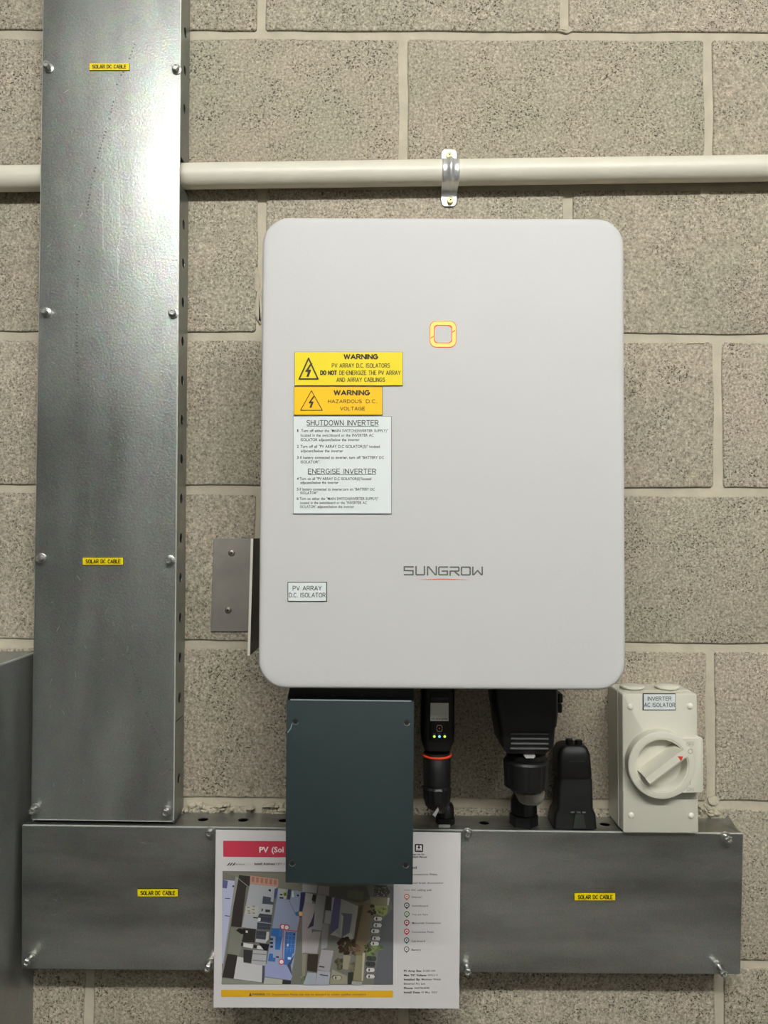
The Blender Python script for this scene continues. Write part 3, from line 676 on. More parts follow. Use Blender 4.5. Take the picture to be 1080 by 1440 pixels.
# ------------------------------------------------------------------ blue-green cover box with its connectors
DB = .198
Q = [at(401.3, 1241.5, DB), at(580.3, 1244.3, DB), at(582.6, 986.5, DB), at(403, 984.5, DB)]
Bx = empty('connector_cover', ((Q[0][0]+Q[1][0])/2, -.12, Q[0][1]), 'dark blue-green metal cover box hanging below the white inverter, in front of the plan', 'cover box')
build(MB().hexa(Q, -DB, -.11, .0009, seg=2), 'cover', m_green, Bx)
mb = MB().hexa([(Q[3][0]+.004, Q[3][1]-.0006), (Q[2][0]-.003, Q[2][1]-.0006), (Q[2][0]-.003, Q[2][1]+.0007), (Q[3][0]+.004, Q[3][1]+.0007)], -DB+.0004, -DB+.002)
build(mb, 'folded_lip', m_greenlip, Bx, smooth=0, label='folded top lip with its highlight painted pale')
for px, py in ((415.5, 1014.5), (572, 1016), (411, 1213.5), (570.5, 1216)):
    x, z = at(px, py, DB); mb = MB()
    mb.disc(x, z, -DB-.0003, .0034, 18, 0, .0021); mb.disc(x, z, -DB-.0002, .0021, 14, 1)
    n_ = 9; P = [(x+.0031*math.cos(math.radians(200+140*k/(n_-1))), z+.0031*math.sin(math.radians(200+140*k/(n_-1)))) for k in range(n_)]
    mb.stroke(P, .0008, -DB-.0005, 2)
    build(mb, 'screw', [flat(48, 56, 56), m_blk, m_zinc], Bx, smooth=0, recalc=False)
mb = MB(); mb.stroke([at(410.5, 1018, DB), at(409, 1024, DB), at(404.5, 1030, DB)], .0011, -DB-.0002)
build(mb, 'chipped_paint', flat(120, 140, 142), Bx, smooth=0, recalc=False)
xa, za = at(409, 975, .183); xb, zb_ = at(583, 985, .183)
mb = MB(); mb.hexa([(xa-.004, Q[3][1]-.002), (xb, Q[2][1]-.002), (xb-.001, iz0+.0005), (xa, iz0+.0005)], -.183, -.12, .001)
O = build(mb, 'connector_row', m_black2, Bx, smooth=0, label='black connector row joining the box to the inverter')
s_ = mmpx(.1835)
for px in (428.5, 469, 509, 550):
    x, z = at(px, 976.5, .1835); mb = MB()
    mb.stroke([(x, z+3*s_), (x, z-1*s_), (x-2.6*s_, z-3.6*s_)], .6*s_, -.1835); mb.stroke([(x, z-1*s_), (x+2.6*s_, z-3.6*s_)], .6*s_, -.18352)
    build(mb, 'moulded_mark', flat(62, 62, 62), O, smooth=0, recalc=False)
# ------------------------------------------------------------------ communication dongle
def zz(py, d): return Z(620, py, d)
dF = .125
cxw = X(616.3, 1010, dF); cyw = -.105; s_ = mmpx(dF)
Wd = empty('communication_module', (cxw, cyw, ztray), 'slim black plug-in module with three lit lamps and an orange ring', 'module')
mb = MB(); hd = .020
for py, hx in ((968, 23.6), (1034, 23.6), (1046, 22.6), (1053, 20), (1058.5, 18.5)):
    pass
mb.loft([(zz(py, dF), cxw, cyw, hx*s_, hy, .007) for py, hx, hy in ((958, 23.6, .020), (1034, 23.6, .020), (1045, 22.8, .0195), (1052, 20.5, .017), (1058, 18.6, .0155))][::-1])
build(mb, 'body', m_black, Wd, smooth=40)
x, z = at(617.5, 1008, dF+.0012); mb = MB(); mb.prism(rrect(27*s_, 68*s_, 4*s_, 5, x, z), [(-dF+.001, 0), (-dF-.0008, 0), (-dF-.0012, .0005)])
fp = build(mb, 'front_panel', m_black, Wd, smooth=40)
mb = MB(); dd = dF+.0014
x, z = at(618, 1001.2, dd); mb.poly(rrect(25.5*s_, 25*s_, .0004, 2, x, z), -dd)
st_ = build(mb, 'white_sticker', flat(248, 248, 240), Wd, smooth=0, recalc=False, label='small blank white sticker')
mb = MB(); text(mb, 'S/N: B2281204586', 607, 629.5, 1012, 2.2, dd); build(mb, 'lettering', m_ink, st_, smooth=0, recalc=False)
mb = MB(); text(mb, 'SUNGROW', 606, 630, 983.8, 3.0, dd); build(mb, 'brand_lettering', flat(104, 104, 104), Wd, smooth=0, recalc=False, label='dim grey brand lettering')
mb = MB(); x, z = at(618, 1024.3, dd)
for sg in (1, -1): mb.stroke([(x-3.8*s_, z+sg*.8*s_), (x-3.2*s_, z+sg*3.4*s_), (x-2.2*s_, z+sg*4.2*s_), (x+2.2*s_, z+sg*4.2*s_), (x+3.2*s_, z+sg*3.4*s_), (x+3.8*s_, z+sg*.8*s_)], 1.0*s_, -dd)
mb.disc(x, z, -dd, 1.0*s_, 10); build(mb, 'button_mark', flat(214, 178, 150), Wd, smooth=0, recalc=False)
for px, m_ in ((610.8, m_ledg), (618, m_ledb), (625.4, m_ledg)):
    x, z = at(px, 1035.8, dd); build(MB().lathe((x, -dd+.0006, z), (0, -1, 0), [(0, 1.9*s_), (.0008, 1.8*s_), (.0011, 1.2*s_)], 14), 'indicator_lamp', m_, Wd)
mb = MB()
for px, w_ in ((611, 4), (618, 5), (625.5, 4)):
    x, z = at(px, 1032, dd)
    for k in (-1, 0, 1): mb.poly([(x+k*w_*.33*s_-.5*s_, z-.5*s_), (x+k*w_*.33*s_+.4*s_, z-.5*s_), (x+k*w_*.33*s_+.4*s_, z+.5*s_), (x+k*w_*.33*s_-.5*s_, z+.5*s_)], -dd)
build(mb, 'lamp_captions', flat(120, 120, 120), Wd, smooth=0, recalc=False)
def zl(py, d=.105): return Z(620, py, d)
rw = 20.3*mmpx(.105)
build(MB().lathe((cxw, cyw, zl(1063.5)), (0, 0, 1), [(.0008, rw), (.0011, rw*1.02), (.0024, rw*1.02), (.0028, rw*.98)], 32), 'seal_ring', m_orange, Wd, smooth=50, label='orange seal ring')
build(MB().lathe((cxw, cyw, zl(1103)), (0, 0, 1), [(0, rw*.86), (.001, rw*.93), (zl(1066)-zl(1103), rw*.96), (zl(1064)-zl(1103), rw*.9), (zl(1057)-zl(1103), rw*.9)], 32), 'barrel', m_black, Wd, smooth=40)
build(MB().lathe((cxw, cyw, zl(1136)), (0, 0, 1), [(0, rw*.62), (.004, rw*.80), (.012, rw*.95), (zl(1107)-zl(1136), rw*.97), (zl(1104.5)-zl(1136), rw*.88), (zl(1101)-zl(1136), rw*.85)], 48, mod=lambda i: 1.0 if i % 4 < 2 else .955), 'ribbed_nut', m_black, Wd, smooth=25)
# grey tie sticking out, white tag
x, z = at(612, 1141, .12); mb = MB().hexa([(x-.003, z-.003), (x, z-.006), (x+.004, z+.002), (x+.003, z+.005)], -.122, -.120); build(mb, 'cable_tie_end', flat(150, 150, 150), Wd, smooth=0)
mb = MB().tube([(cxw, cyw, zl(1128)), (cxw+.003, -.095, zl(1140)), (cxw+.008, -.070, ztray+.030), (X(625, 1140, .028), -.034, ztray+.026), (X(625, 1140, .028), -.028, ztray+.018)], .0065, 14)
build(mb, 'cable', m_black2, Wd, smooth=60)
def tray_z(x): return hl_t[1]+(hr_t[1]-hl_t[1])*(x-hl_t[0])/(hr_t[0]-hl_t[0])
def gland(px, r, h, label):
    x = X(px, 1150, .028); z0 = tray_z(x)-.0004
    g_ = empty('cable_gland', (x, -.028, z0), label, 'gland', 'black glands on the tray')
    build(MB().lathe((x, -.028, z0), (0, 0, 1), [(0, r*1.02), (h*.30, r*1.02), (h*.32, r*.92)], 6), 'hex_base', m_black, g_)
    build(MB().lathe((x, -.028, z0), (0, 0, 1), [(h*.31, r*.80), (h*.36, r*.95), (h*.75, r*.93), (h*.92, r*.75), (h, r*.48)], 40, mod=lambda i: 1.0 if i % 4 < 2 else .95), 'dome_nut', m_black, g_, smooth=25)
    return g_
g1 = gland(626, .0118, .026, 'small black cable gland on the tray under the slim black module')
g2 = gland(736.5, .0172, .041, 'larger black cable gland on the tray under the big black plug')
x, z = at(625, 1156, .045); o = build(MB().box(x-.007, x+.007, -.0452, -.0445, tray_z(x)+.0004, tray_z(x)+.0040), 'white_tag', flat(150, 150, 145), g1, smooth=0, label='small white printed tag')
# ------------------------------------------------------------------ AC plug
dA = .135; s_ = mmpx(dA); cxa = X(742, 1010, dA); cya = -.103
Ac = empty('mains_connector', (cxa, cya, ztray+.03), 'large black plug housing with four ridges hanging under the inverter', 'connector')
L_ = [(958, 693, 786, .030), (1003, 698.5, 786, .031), (1021, 701.5, 784, .032), (1024, 702, 782, .032), (1050, 706, 780, .032), (1061, 714, 771, .027)]
mb = MB(); mb.loft([(zz(py, dA), X((a+b)/2, py, dA), cya, (b-a)/2*s_, hy, .006) for py, a, b, hy in L_][::-1]); build(mb, 'housing', m_black, Ac, smooth=35)
for py in (1032, 1039, 1046, 1052.8):
    x0_, z_ = at(718.5 if py < 1050 else 717.5, py, dA+.002); x1_, _ = at(771.5, py, dA+.002)
    build(MB().box(x0_, x1_, -dA-.0024, -dA+.001, z_-.0008, z_+.0008, .0003), 'ridge', m_ridge, Ac)
for px, py in ((787, 981), (786, 995), (695, 984), (697, 997)):
    x, z = at(px, py, .12); build(MB().box(x-.0028, x+.0028, -.125, -.108, z-.005, z+.005, .001), 'side_clip', m_black2, Ac)
def za(py): return Z(740, py, .103)
xn = X(740, 1085, .103); ra = 32*mmpx(.103)
build(MB().lathe((xn, cya, za(1068)), (0, 0, 1), [(-.001, ra*.80), (.004, ra*.86), (za(1058)-za(1068), ra*.84)], 32), 'collar', m_black2, Ac)
x, z = at(745, 1064.5, .134); build(MB().prism([(x-8*s_, z+1.4*s_), (x-5*s_, z-1.6*s_), (x+5.5*s_, z-1.6*s_), (x+8*s_, z+1.4*s_)], [(-.128, 0), (-.1345, 0)]), 'white_sticker', flat(178, 178, 172), Ac, smooth=0, label='sliver of white sticker')
build(MB().lathe((xn, cya, za(1111)), (0, 0, 1), [(0, ra*.68), (.004, ra*.80), (za(1104)-za(1111), ra*.95), (za(1070)-za(1111), ra), (za(1067)-za(1111), ra*.93), (za(1066)-za(1111), ra*.8)], 64, mod=lambda i: 1.0 if i % 8 < 6 else .965), 'gland_nut', m_black, Ac, smooth=25)
xg = X(736.5, 1150, .028)
mb = MB().tube([(xn+.006, cya, za(1104)), (xn+.010, -.100, za(1116)), (xn+.012, -.088, za(1124)), (xn+.006, -.070, za(1131)), (xg+.002, -.040, tray_z(xg)+.044), (xg, -.030, tray_z(xg)+.036), (xg, -.028, tray_z(xg)+.030)], .0118, 20)
build(mb, 'cable', m_cable, Ac, smooth=60, label='pale grey cable bending back to the tray')
# ------------------------------------------------------------------ spare black plug standing on the tray
dP = .045; s_ = mmpx(dP); xp = X(809.5, 1120, dP); yp = -.027; tz = tray_z(xp)
Pl = empty('spare_connector', (xp, yp, tz), 'black plug with two prongs and flared foot standing left of the grey isolator', 'connector')
def zp(py): return Z(810, py, dP)
zb0 = tz+.0007; L_ = [(zb0, 779.5, 839.5, .018), (zp(1147), 781, 838.5, .017), (zp(1139), 785.5, 835, .0165), (zp(1098), 787.5, 834, .0165), (zp(1095), 789, 832.5, .016)]
mb = MB(); mb.loft([(z_, X((a+b)/2, 1120, dP), yp, (b-a)/2*s_, hy, .004) for z_, a, b, hy in L_]); build(mb, 'lower_body', m_black2, Pl, smooth=35)
mb = MB(); mb.loft([(zp(py), X((a+b)/2, 1080, dP), yp, (b-a)/2*s_, hy, .006) for py, a, b, hy in ((1096, 786, 833, .0175), (1092, 784.5, 833.5, .018), (1062, 785.5, 831, .018), (1054, 789, 828, .016), (1051, 793, 824, .014))]); build(mb, 'upper_body', m_black2, Pl, smooth=35)
for a, b, py in ((796, 807, 1043), (809, 820.5, 1044.5)):
    x, _ = at((a+b)/2, 1046, dP-.01); build(MB().lathe((x, yp-.004, zp(1053)), (0, 0, 1), [(0, 5.2*s_), (zp(py)-zp(1053)-.0008, 5.2*s_), (zp(py)-zp(1053), 4.2*s_)], 18), 'prong', m_black, Pl)
x, z = at(811, 1071, dP); build(MB().box(x-10*s_, x+11*s_, -.0462, -.044, z-.0006, z+.0006), 'moulded_line', flat(50, 50, 50), Pl, smooth=0)
xa_, za_ = at(803, 1157, dP); xb_, zb1 = at(826, 1143, dP)
mb = MB().hexa([(xa_+.002, zb0+.001), (xb_-.002, zb0+.001), (xb_-.005, zb1-.001), (xa_+.005, zb1-.001)], -.0466, -.044)
build(mb, 'foot_opening', mat('dark_grey_recess', S(60, 64, 60), .35, .4), Pl, smooth=0)
for a in (803, 811, 819): 
    x, z = at(a+2, 1142, dP); build(MB().box(x-2.6*s_, x+2.6*s_, -.0468, -.0445, z-.0006, z+.0006), 'clip_bar', flat(92, 94, 92), Pl, smooth=0)
# ------------------------------------------------------------------ AC isolator switch
dS = .058
q = [at(876.0, 1166.5, dS), at(983, 1167.5, dS), at(981, 975, dS), at(874.3, 975, dS)]
zbase = max(tray_z(q[0][0]), tray_z(q[1][0]))+.0009
q[0] = (q[0][0], zbase); q[1] = (q[1][0], zbase)
Is = empty('isolator_switch', ((q[0][0]+q[1][0])/2, -.03, zbase), 'light grey rotary isolator switch box right of the black plugs, standing on the tray', 'isolator')
def rquad(q, r, n=4):                                # rounded quad outline
    o = []
    for i in range(4):
        p, c, nx = Vector(q[i-1]), Vector(q[i]), Vector(q[(i+1) % 4]); a = (p-c).normalized()*r; b = (nx-c).normalized()*r
        for k in range(n+1):
            t_ = k/n; o.append(tuple(c+a*(1-t_)**2+b*t_**2))
    return o
ro = rquad(q, .0035)
build(MB().prism(ro, [(-.0005, .0), (-.040, .0)]), 'base', m_iso, Is, smooth=40)
build(MB().prism(ro, [(-.0403, .0006), (-.0565, .0006), (-.0575, .0010), (-.058, .0018)]), 'lid', m_iso, Is, smooth=40)
for px, py in ((889, 964.8), (938, 964.0)):
    x, z = at(px, py, .030); build(MB().lathe((x, -.030, q[2][1]-.0002), (0, 0, 1), [(0, .0120), (.0015, .0122), (.0018, .0145), (.0036, .0145), (.0044, .0130)], 32), 'blanking_plug', m_isocap, Is)
for px, py in ((886.5, 994), (970.5, 993), (887.5, 1146.5), (972, 1147)):
    x, z = at(px, py, dS); build(MB().lathe((x, -dS+.0003, z), (0, -1, 0), [(0, .0037), (.0012, .0036), (.0022, .0026), (.0026, .0012)], 18), 'cover_screw', m_isocap, Is)
plate_label(Is, 904.2, 950.5, 975.3, 998.8, dS, [('INVERTER', 911, 944, 985.3, 5.6), ('AC ISOLATOR', 906, 949, 994, 5.6)], m_wlam, 'white label reading INVERTER AC ISOLATOR', ink=m_inkg, rim=.0008)
dR = .073; s_ = mmpx(dR); rx_, rz_ = at(931.2, 1076.6, dR); Rr = 46.8*s_; Ri = 35.2*s_
mb = MB(); N = 64
def circ(r, y): return [(rx_+r*math.cos(2*math.pi*k/N), y, rz_+r*math.sin(2*math.pi*k/N)) for k in range(N)]
mb.rings([circ(Rr, -.0578), circ(Rr, -.0718), circ(Rr-.0006, -.0726), circ(Rr-.0014, -.073), circ(37.6*s_, -.073), circ(37.2*s_, -.0722), circ(Ri+.4*s_, -.0722), circ(Ri, -.0716), circ(33.*s_, -.0598), circ(.002, -.0598)], cap0=False, cap1=True)
sr = build(mb, 'dial_surround', m_iso, Is, smooth=35)
tq = [at(948, 1115.7, dR), at(989.3, 1115.2, dR), at(989.3, 1037.3, dR), at(948, 1037.5, dR)]
mb = MB()
# side tab as a piece that wraps the ring
to = [(rx_+(Rr-.001)*math.cos(math.radians(a)), rz_+(Rr-.001)*math.sin(math.radians(a))) for a in (55, 40, 25, 10, -5, -20, -35, -50, -55)]
cr = rquad(tq, .0045); xr = tq[1][0]
outer = [p for p in cr if p[0] > tq[1][0]-.012]
outer = sorted(outer, key=lambda p: p[1])
outl = [to[-1], (to[-1][0]+.004, tq[0][1])]+outer+[(to[0][0]+.004, tq[3][1])]+to[:-1]
mb.prism(outl, [(-.0600, 0), (-.0716, 0), (-.0724, .0004), (-.0727, .0010)])
build(mb, 'locking_tab', m_iso, Is, smooth=40)
mb = MB(); dd = .0729
text(mb, 'OFF', 965, 976.5, 1049, 4.6, dd); text(mb, 'ON', 966, 975, 1112, 4.4, dd)
x, z = at(970.8, 1056.6, dd); mb.disc(x, z, -dd-.0002, 3.6*s_, 20, 0, 2.4*s_)
x, z = at(970.5, 1101, dd); mb.poly([(x-.5*s_, z-3*s_), (x+.5*s_, z-3*s_), (x+.5*s_, z+3*s_), (x-.5*s_, z+3*s_)], -dd-.0002)
build(mb, "raised_lettering", flat(176, 174, 160), Is, kind="stuff", smooth=0, recalc=False, label='OFF and ON moulded beside the dial')
# pointer handle
dK = .087; a_ = Vector(at(909.8, 1098.8, dK)); b_ = Vector(at(960.5, 1060.5, dK)); dr = (b_-a_).normalized(); nq = Vector((-dr.y, dr.x)); wt_ = 5.4*mmpx(dK); wbs = 9.5*mmpx(dK)
def bar(c0, c1, w_, y): return [(p.x, y, p.y) for p in (c0-nq*w_, c1-nq*w_, c1+nq*w_, c0+nq*w_)]
c0 = Vector((rx_, rz_)); half = (b_-a_).length/2; ce = c0
mb = MB(); mb.rings([bar(ce-dr*Ri*.86, ce+dr*Ri*.90, wbs, -.0592), bar(ce-dr*Ri*.84, ce+dr*Ri*.92, wbs*.82, -.071), bar(ce-dr*Ri*.86+nq*.001, ce+dr*Ri*1.0+nq*.001, wt_*1.05, -dK+.001), bar(a_+(ce-(a_+b_)/2)*.0+dr*.0006, b_-dr*.0004, wt_*.94, -dK)])
kn = build(mb, 'rotary_handle', m_iso, Is, smooth=20)
mb = MB(); mb.poly([at(952.6, 1063.3, dK), at(960.6, 1063.6, dK), at(957.5, 1070.2, dK)], -dK-.0003); build(mb, 'red_pointer', m_red, kn, smooth=0, recalc=False, label='red triangle marking the pointer tip')
# ------------------------------------------------------------------ laminated plan
dQ = .071
pq = [at(300.3, 1416.8, dQ), at(645.5, 1418.3, dQ), at(647.8, 1171, dQ), at(303.5, 1167, dQ)]
Pa = empty('site_plan_sheet', ((pq[0][0]+pq[1][0])/2, -dQ, pq[0][1]), 'laminated paper site plan with an aerial photo, fixed to the tray behind the box', 'sign')
mb = MB().hexa(pq, -dQ, -dQ+.0006); build(mb, 'sheet', m_paper, Pa, smooth=0)
x, z = at(500, 1225, .06); build(MB().box(x-.03, x+.03, -dQ+.0006, -DH, z-.02, z+.02), 'foam_pad', m_black2, Pa, smooth=0)
def zq(X_, Y_): return 290+X_/2.919, 1150+Y_/2.919
PL = [0]
pm = {}; mats_ = []
def cidx(c):
    if c not in pm: pm[c] = len(mats_); mats_.append(flat(*c))
    return pm[c]
mp_ = MB(); lay = [0]
def shape(pts, c, conv=None):
    lay[0] += 1; conv = conv or (lambda a, b: zq(a, b))
    mp_.poly([at(*conv(a, b), dQ) for a, b in pts], -dQ-.0002-lay[0]*2.5e-6, cidx(c))
def shA(pts, c): shape(pts, c, lambda a, b: (305+a/8., 1220+b/8.))
def shB(pts, c): shape(pts, c, lambda a, b: (425+a/7.579, 1220+b/7.579))
# aerial photo
shape([(67, 218), (770, 228), (767, 685), (64, 684)], (116, 116, 108))
shA([(70, 50), (740, 60), (1040, 270), (700, 240), (230, 100)], (128, 126, 112))
shA([(66, 135), (205, 150), (150, 640), (70, 1080), (55, 1080)], (184, 186, 212)); shA([(68, 135), (125, 150), (112, 235), (62, 228)], (92, 96, 140))
shA([(90, 340), (152, 346), (150, 353), (92, 348)], (40, 42, 60)); shA([(90, 536), (150, 542), (150, 550), (92, 545)], (40, 42, 60)); shA([(176, 198), (195, 200), (192, 220), (176, 220)], (30, 32, 44))
shA([(210, 100), (245, 110), (150, 640), (120, 800), (60, 1230), (52, 1200)], (150, 150, 144))
shA([(250, 82), (375, 98), (370, 200), (330, 220), (275, 672), (160, 660), (185, 440)], (58, 52, 50)); shA([(246, 120), (352, 208), (347, 214), (243, 127)], (150, 148, 140))
shA([(378, 90), (690, 130), (690, 212), (372, 180)], (196, 150, 132))
for k in range(6): shA([(392+k*50, 100+k*7), (425+k*50, 104+k*7), (420+k*50, 165+k*6), (390+k*50, 160+k*6)], (168, 116, 100))
shA([(372, 182), (690, 214), (650, 240), (600, 700), (440, 690), (280, 670), (332, 400)], (178, 180, 186)); shA([(160, 668), (300, 680), (290, 860), (240, 1000), (120, 968)], (128, 130, 118))
shA([(325, 425), (470, 440), (450, 545), (310, 520)], (190, 188, 180))
for x, y in ((340, 440), (400, 430), (395, 465), (345, 480), (400, 505), (350, 505)): shA([(x, y), (x+30, y+3), (x+28, y+14), (x, y+10)], (120, 118, 112))
shA([(582, 240), (610, 246), (606, 270), (580, 262)], (44, 46, 56)); shA([(520, 320), (610, 335), (605, 380), (640, 390), (636, 418), (510, 405)], (74, 78, 92))
shA([(505, 460), (520, 462), (512, 492), (500, 490)], (32, 34, 40)); shA([(545, 470), (600, 474), (596, 502), (545, 500)], (52, 54, 60))
shA([(480, 515), (620, 530), (610, 625), (480, 610), (460, 560)], (62, 66, 78)); shA([(455, 615), (610, 632), (600, 700), (450, 690)], (66, 70, 82)); shA([(445, 705), (580, 715), (560, 810), (440, 795)], (68, 72, 84))
for k in range(5): shA([(470-k*7, 540+k*55), (615-k*7, 553+k*55), (614-k*7, 558+k*55), (470-k*7, 545+k*55)], (98, 102, 114))
shA([(410, 555), (480, 562), (480, 572), (410, 568)], (36, 36, 44)); shA([(465, 562), (495, 566), (490, 602), (460, 598)], (220, 220, 220))
shA([(290, 680), (440, 690), (425, 842), (280, 836), (296, 760)], (52, 50, 48)); shA([(215, 705), (250, 680), (330, 700), (320, 750), (270, 745)], (40, 38, 34)); shA([(325, 705), (350, 710), (345, 735), (325, 730)], (225, 225, 218))
shA([(440, 800), (560, 812), (550, 850), (435, 835)], (188, 190, 194)); shA([(560, 720), (590, 724), (580, 810), (545, 840)], (205, 206, 204))
shA([(275, 840), (540, 870), (550, 930), (265, 900)], (118, 120, 112)); shA([(300, 845), (410, 862), (400, 908), (298, 888)], (214, 214, 208)); shA([(276, 842), (300, 845), (296, 880), (270, 878)], (34, 34, 36)); shA([(455, 875), (530, 884), (525, 920), (450, 912)], (206, 206, 200)); shA([(415, 868), (450, 872), (446, 905), (412, 902)], (34, 34, 36))
shA([(468, 848), (590, 862), (570, 940), (530, 930)], (34, 34, 40))
shA([(300, 920), (405, 930), (385, 1072), (298, 1060)], (56, 54, 54)); shA([(408, 925), (562, 935), (548, 1104), (388, 1080)], (174, 174, 178))
for y in (960, 1035): shA([(402, y), (556, y+12), (555, y+22), (400, y+10)], (120, 120, 128))
shA([(120, 968), (232, 985), (195, 1248), (60, 1232)], (54, 50, 50)); shA([(232, 1000), (298, 1012), (300, 1068), (512, 1100), (505, 1290), (190, 1248)], (198, 198, 200)); shA([(60, 1240), (540, 1300), (535, 1310), (50, 1308)], (140, 142, 130))
shA([(515, 1100), (545, 1104), (525, 1300), (505, 1292)], (80, 84, 100))
# blue highlighted roof
shA([(690, 232), (985, 270), (905, 700), (880, 960), (830, 1265), (540, 1225), (620, 690)], (150, 160, 186)); shA([(690, 232), (800, 245), (795, 350), (690, 345)], (176, 180, 184))
shA([(652, 240), (690, 232), (665, 345), (645, 340)], (74, 84, 130)); shA([(800, 240), (840, 246), (825, 360), (780, 355)], (56, 62, 90)); shA([(945, 275), (990, 282), (950, 560), (930, 560), (925, 490)], (50, 52, 90)); shA([(900, 300), (925, 304), (922, 325), (900, 320)], (36, 40, 60))
shA([(710, 292), (740, 296), (735, 312), (708, 308)], (44, 52, 84)); shA([(705, 328), (750, 332), (748, 350), (705, 346)], (44, 52, 84))
shA([(540, 1080), (840, 1100), (850, 1220), (832, 1262), (540, 1225)], (150, 156, 196))
shA([(615, 680), (742, 685), (735, 780), (708, 925), (655, 920), (660, 775), (610, 765)], (52, 108, 176)); shA([(700, 690), (742, 690), (738, 778), (690, 772)], (66, 124, 190))
shA([(590, 965), (632, 968), (632, 1010), (662, 1015), (655, 1060), (575, 1050)], (58, 104, 172)); shA([(775, 720), (885, 728), (870, 960), (850, 970), (825, 1100), (752, 1090)], (60, 110, 180))
for k in range(4): shA([(778-k*4, 760+k*48), (880-k*4, 768+k*48), (880-k*4, 772+k*48), (778-k*4, 764+k*48)], (110, 150, 205))
shA([(810, 728), (814, 728), (790, 950), (786, 950)], (110, 150, 205)); shA([(845, 732), (849, 732), (830, 950), (826, 950)], (110, 150, 205))
for k in range(3): shA([(600, 790+k*42), (635, 793+k*42), (630, 818+k*42), (598, 815+k*42)], (42, 46, 62))
shA([(790, 855), (808, 857), (805, 885), (788, 883)], (210, 220, 230)); shA([(800, 1005), (835, 1008), (830, 1035), (795, 1030)], (205, 220, 235)); shA([(665, 995), (700, 998), (698, 1015), (663, 1010)], (30, 34, 50))
shA([(865, 738), (882, 740), (880, 758), (863, 755)], (30, 34, 60))
shA([(745, 690), (752, 690), (740, 1050), (733, 1050)], (176, 60, 60)); shA([(800, 700), (905, 712), (905, 720), (800, 708)], (176, 50, 50)); shA([(905, 716), (935, 560), (942, 560), (912, 720)], (176, 60, 60)); shA([(780, 715), (772, 880), (768, 880), (774, 715)], (90, 60, 120))
shA([(880, 968), (830, 1100), (850, 1220), (790, 1100)], (70, 74, 90))
shA([(540, 1232), (740, 1260), (735, 1310), (525, 1308)], (178, 180, 168)); shA([(740, 1260), (835, 1270), (832, 1310), (735, 1310)], (46, 46, 56))
def pin(conv, x, y, r, c, inner=(235, 232, 228)):
    px, py = conv(x, y); X_, Z_ = at(px, py, dQ); lay[0] += 3; yy = -dQ-.0002-lay[0]*2.5e-6
    mp_.disc(X_, Z_, yy, r*mmpx(dQ), 14, cidx(c)); mp_.disc(X_, Z_, yy-3e-6, r*.68*mmpx(dQ), 12, cidx(inner))
cA = lambda a, b: (305+a/8., 1220+b/8.)
for x, y in ((742, 665), (785, 672), (727, 1058)): pin(cA, x, y, 4.2, (190, 44, 44)); shA([(x-16, y+8), (x+14, y-16), (x+20, y-8), (x-10, y+14)], (170, 60, 60))
pin(cA, 768, 298, 3.4, (190, 200, 60), (96, 110, 60)); pin(cA, 942, 518, 3.3, (228, 186, 96), (240, 200, 120)); shA([(880, 500), (920, 492), (925, 545), (890, 540)], (60, 110, 150)); shA([(775, 190), (795, 350), (790, 352), (770, 192)], (120, 124, 140)); shA([(815, 365), (888, 525), (884, 530), (810, 368)], (110, 110, 130))
shape([(352, 300), (358, 302), (360, 325), (352, 325)], (220, 222, 215))
# right half
shB([(0, 175), (165, 185), (150, 270), (0, 255)], (168, 168, 170)); shB([(0, 260), (30, 262), (15, 450), (0, 460)], (48, 52, 92)); shB([(40, 270), (115, 280), (105, 380), (25, 365)], (174, 174, 170)); shB([(115, 285), (150, 290), (140, 365), (100, 345)], (44, 44, 48))
shB([(25, 368), (140, 385), (95, 620), (105, 700), (50, 900), (0, 910), (0, 470)], (170, 162, 166)); shB([(175, 190), (290, 200), (285, 300), (165, 280)], (158, 150, 152)); shB([(162, 285), (252, 300), (205, 670), (90, 650), (130, 450)], (160, 158, 160)); shB([(135, 460), (120, 620), (55, 650), (100, 560)], (58, 56, 80))
shB([(125, 680), (200, 680), (160, 915), (30, 905), (60, 740)], (164, 158, 158)); shB([(215, 590), (285, 600), (265, 850), (200, 870)], (150, 148, 150)); shB([(252, 455), (320, 462), (300, 600), (235, 590)], (168, 168, 168)); shB([(258, 300), (315, 310), (310, 460), (240, 450)], (74, 72, 70)); shB([(318, 315), (350, 318), (325, 460), (308, 455)], (176, 176, 174))
shB([(345, 318), (415, 325), (385, 640), (300, 705), (310, 520)], (104, 100, 142)); shB([(418, 330), (460, 350), (600, 410), (545, 765), (420, 750), (300, 710), (385, 640), (400, 480)], (168, 170, 162))
shB([(415, 480), (535, 490), (505, 690), (420, 740), (440, 520)], (110, 112, 128)); shB([(350, 680), (415, 740), (300, 715)], (186, 188, 180)); shB([(520, 690), (545, 760), (415, 745)], (186, 188, 182)); shB([(418, 500), (440, 520), (410, 740), (404, 740)], (190, 190, 184))
shB([(290, 200), (680, 190), (730, 330), (620, 380), (470, 340), (285, 300)], (94, 92, 82)); shB([(490, 240), (665, 250), (640, 350), (480, 320)], (104, 106, 88)); shB([(610, 360), (760, 380), (720, 600), (640, 1200), (530, 1200), (570, 900), (560, 700)], (120, 106, 84))
shB([(600, 400), (650, 400), (570, 800), (550, 790)], (84, 72, 54)); shB([(770, 185), (900, 190), (940, 260), (900, 310), (760, 300)], (72, 70, 66))
rnd2 = random.Random(5)
for k in range(36): x, y = rnd2.uniform(770, 900), rnd2.uniform(195, 295); shB([(x, y), (x+9, y+4), (x+4, y+11)], (168, 166, 156))
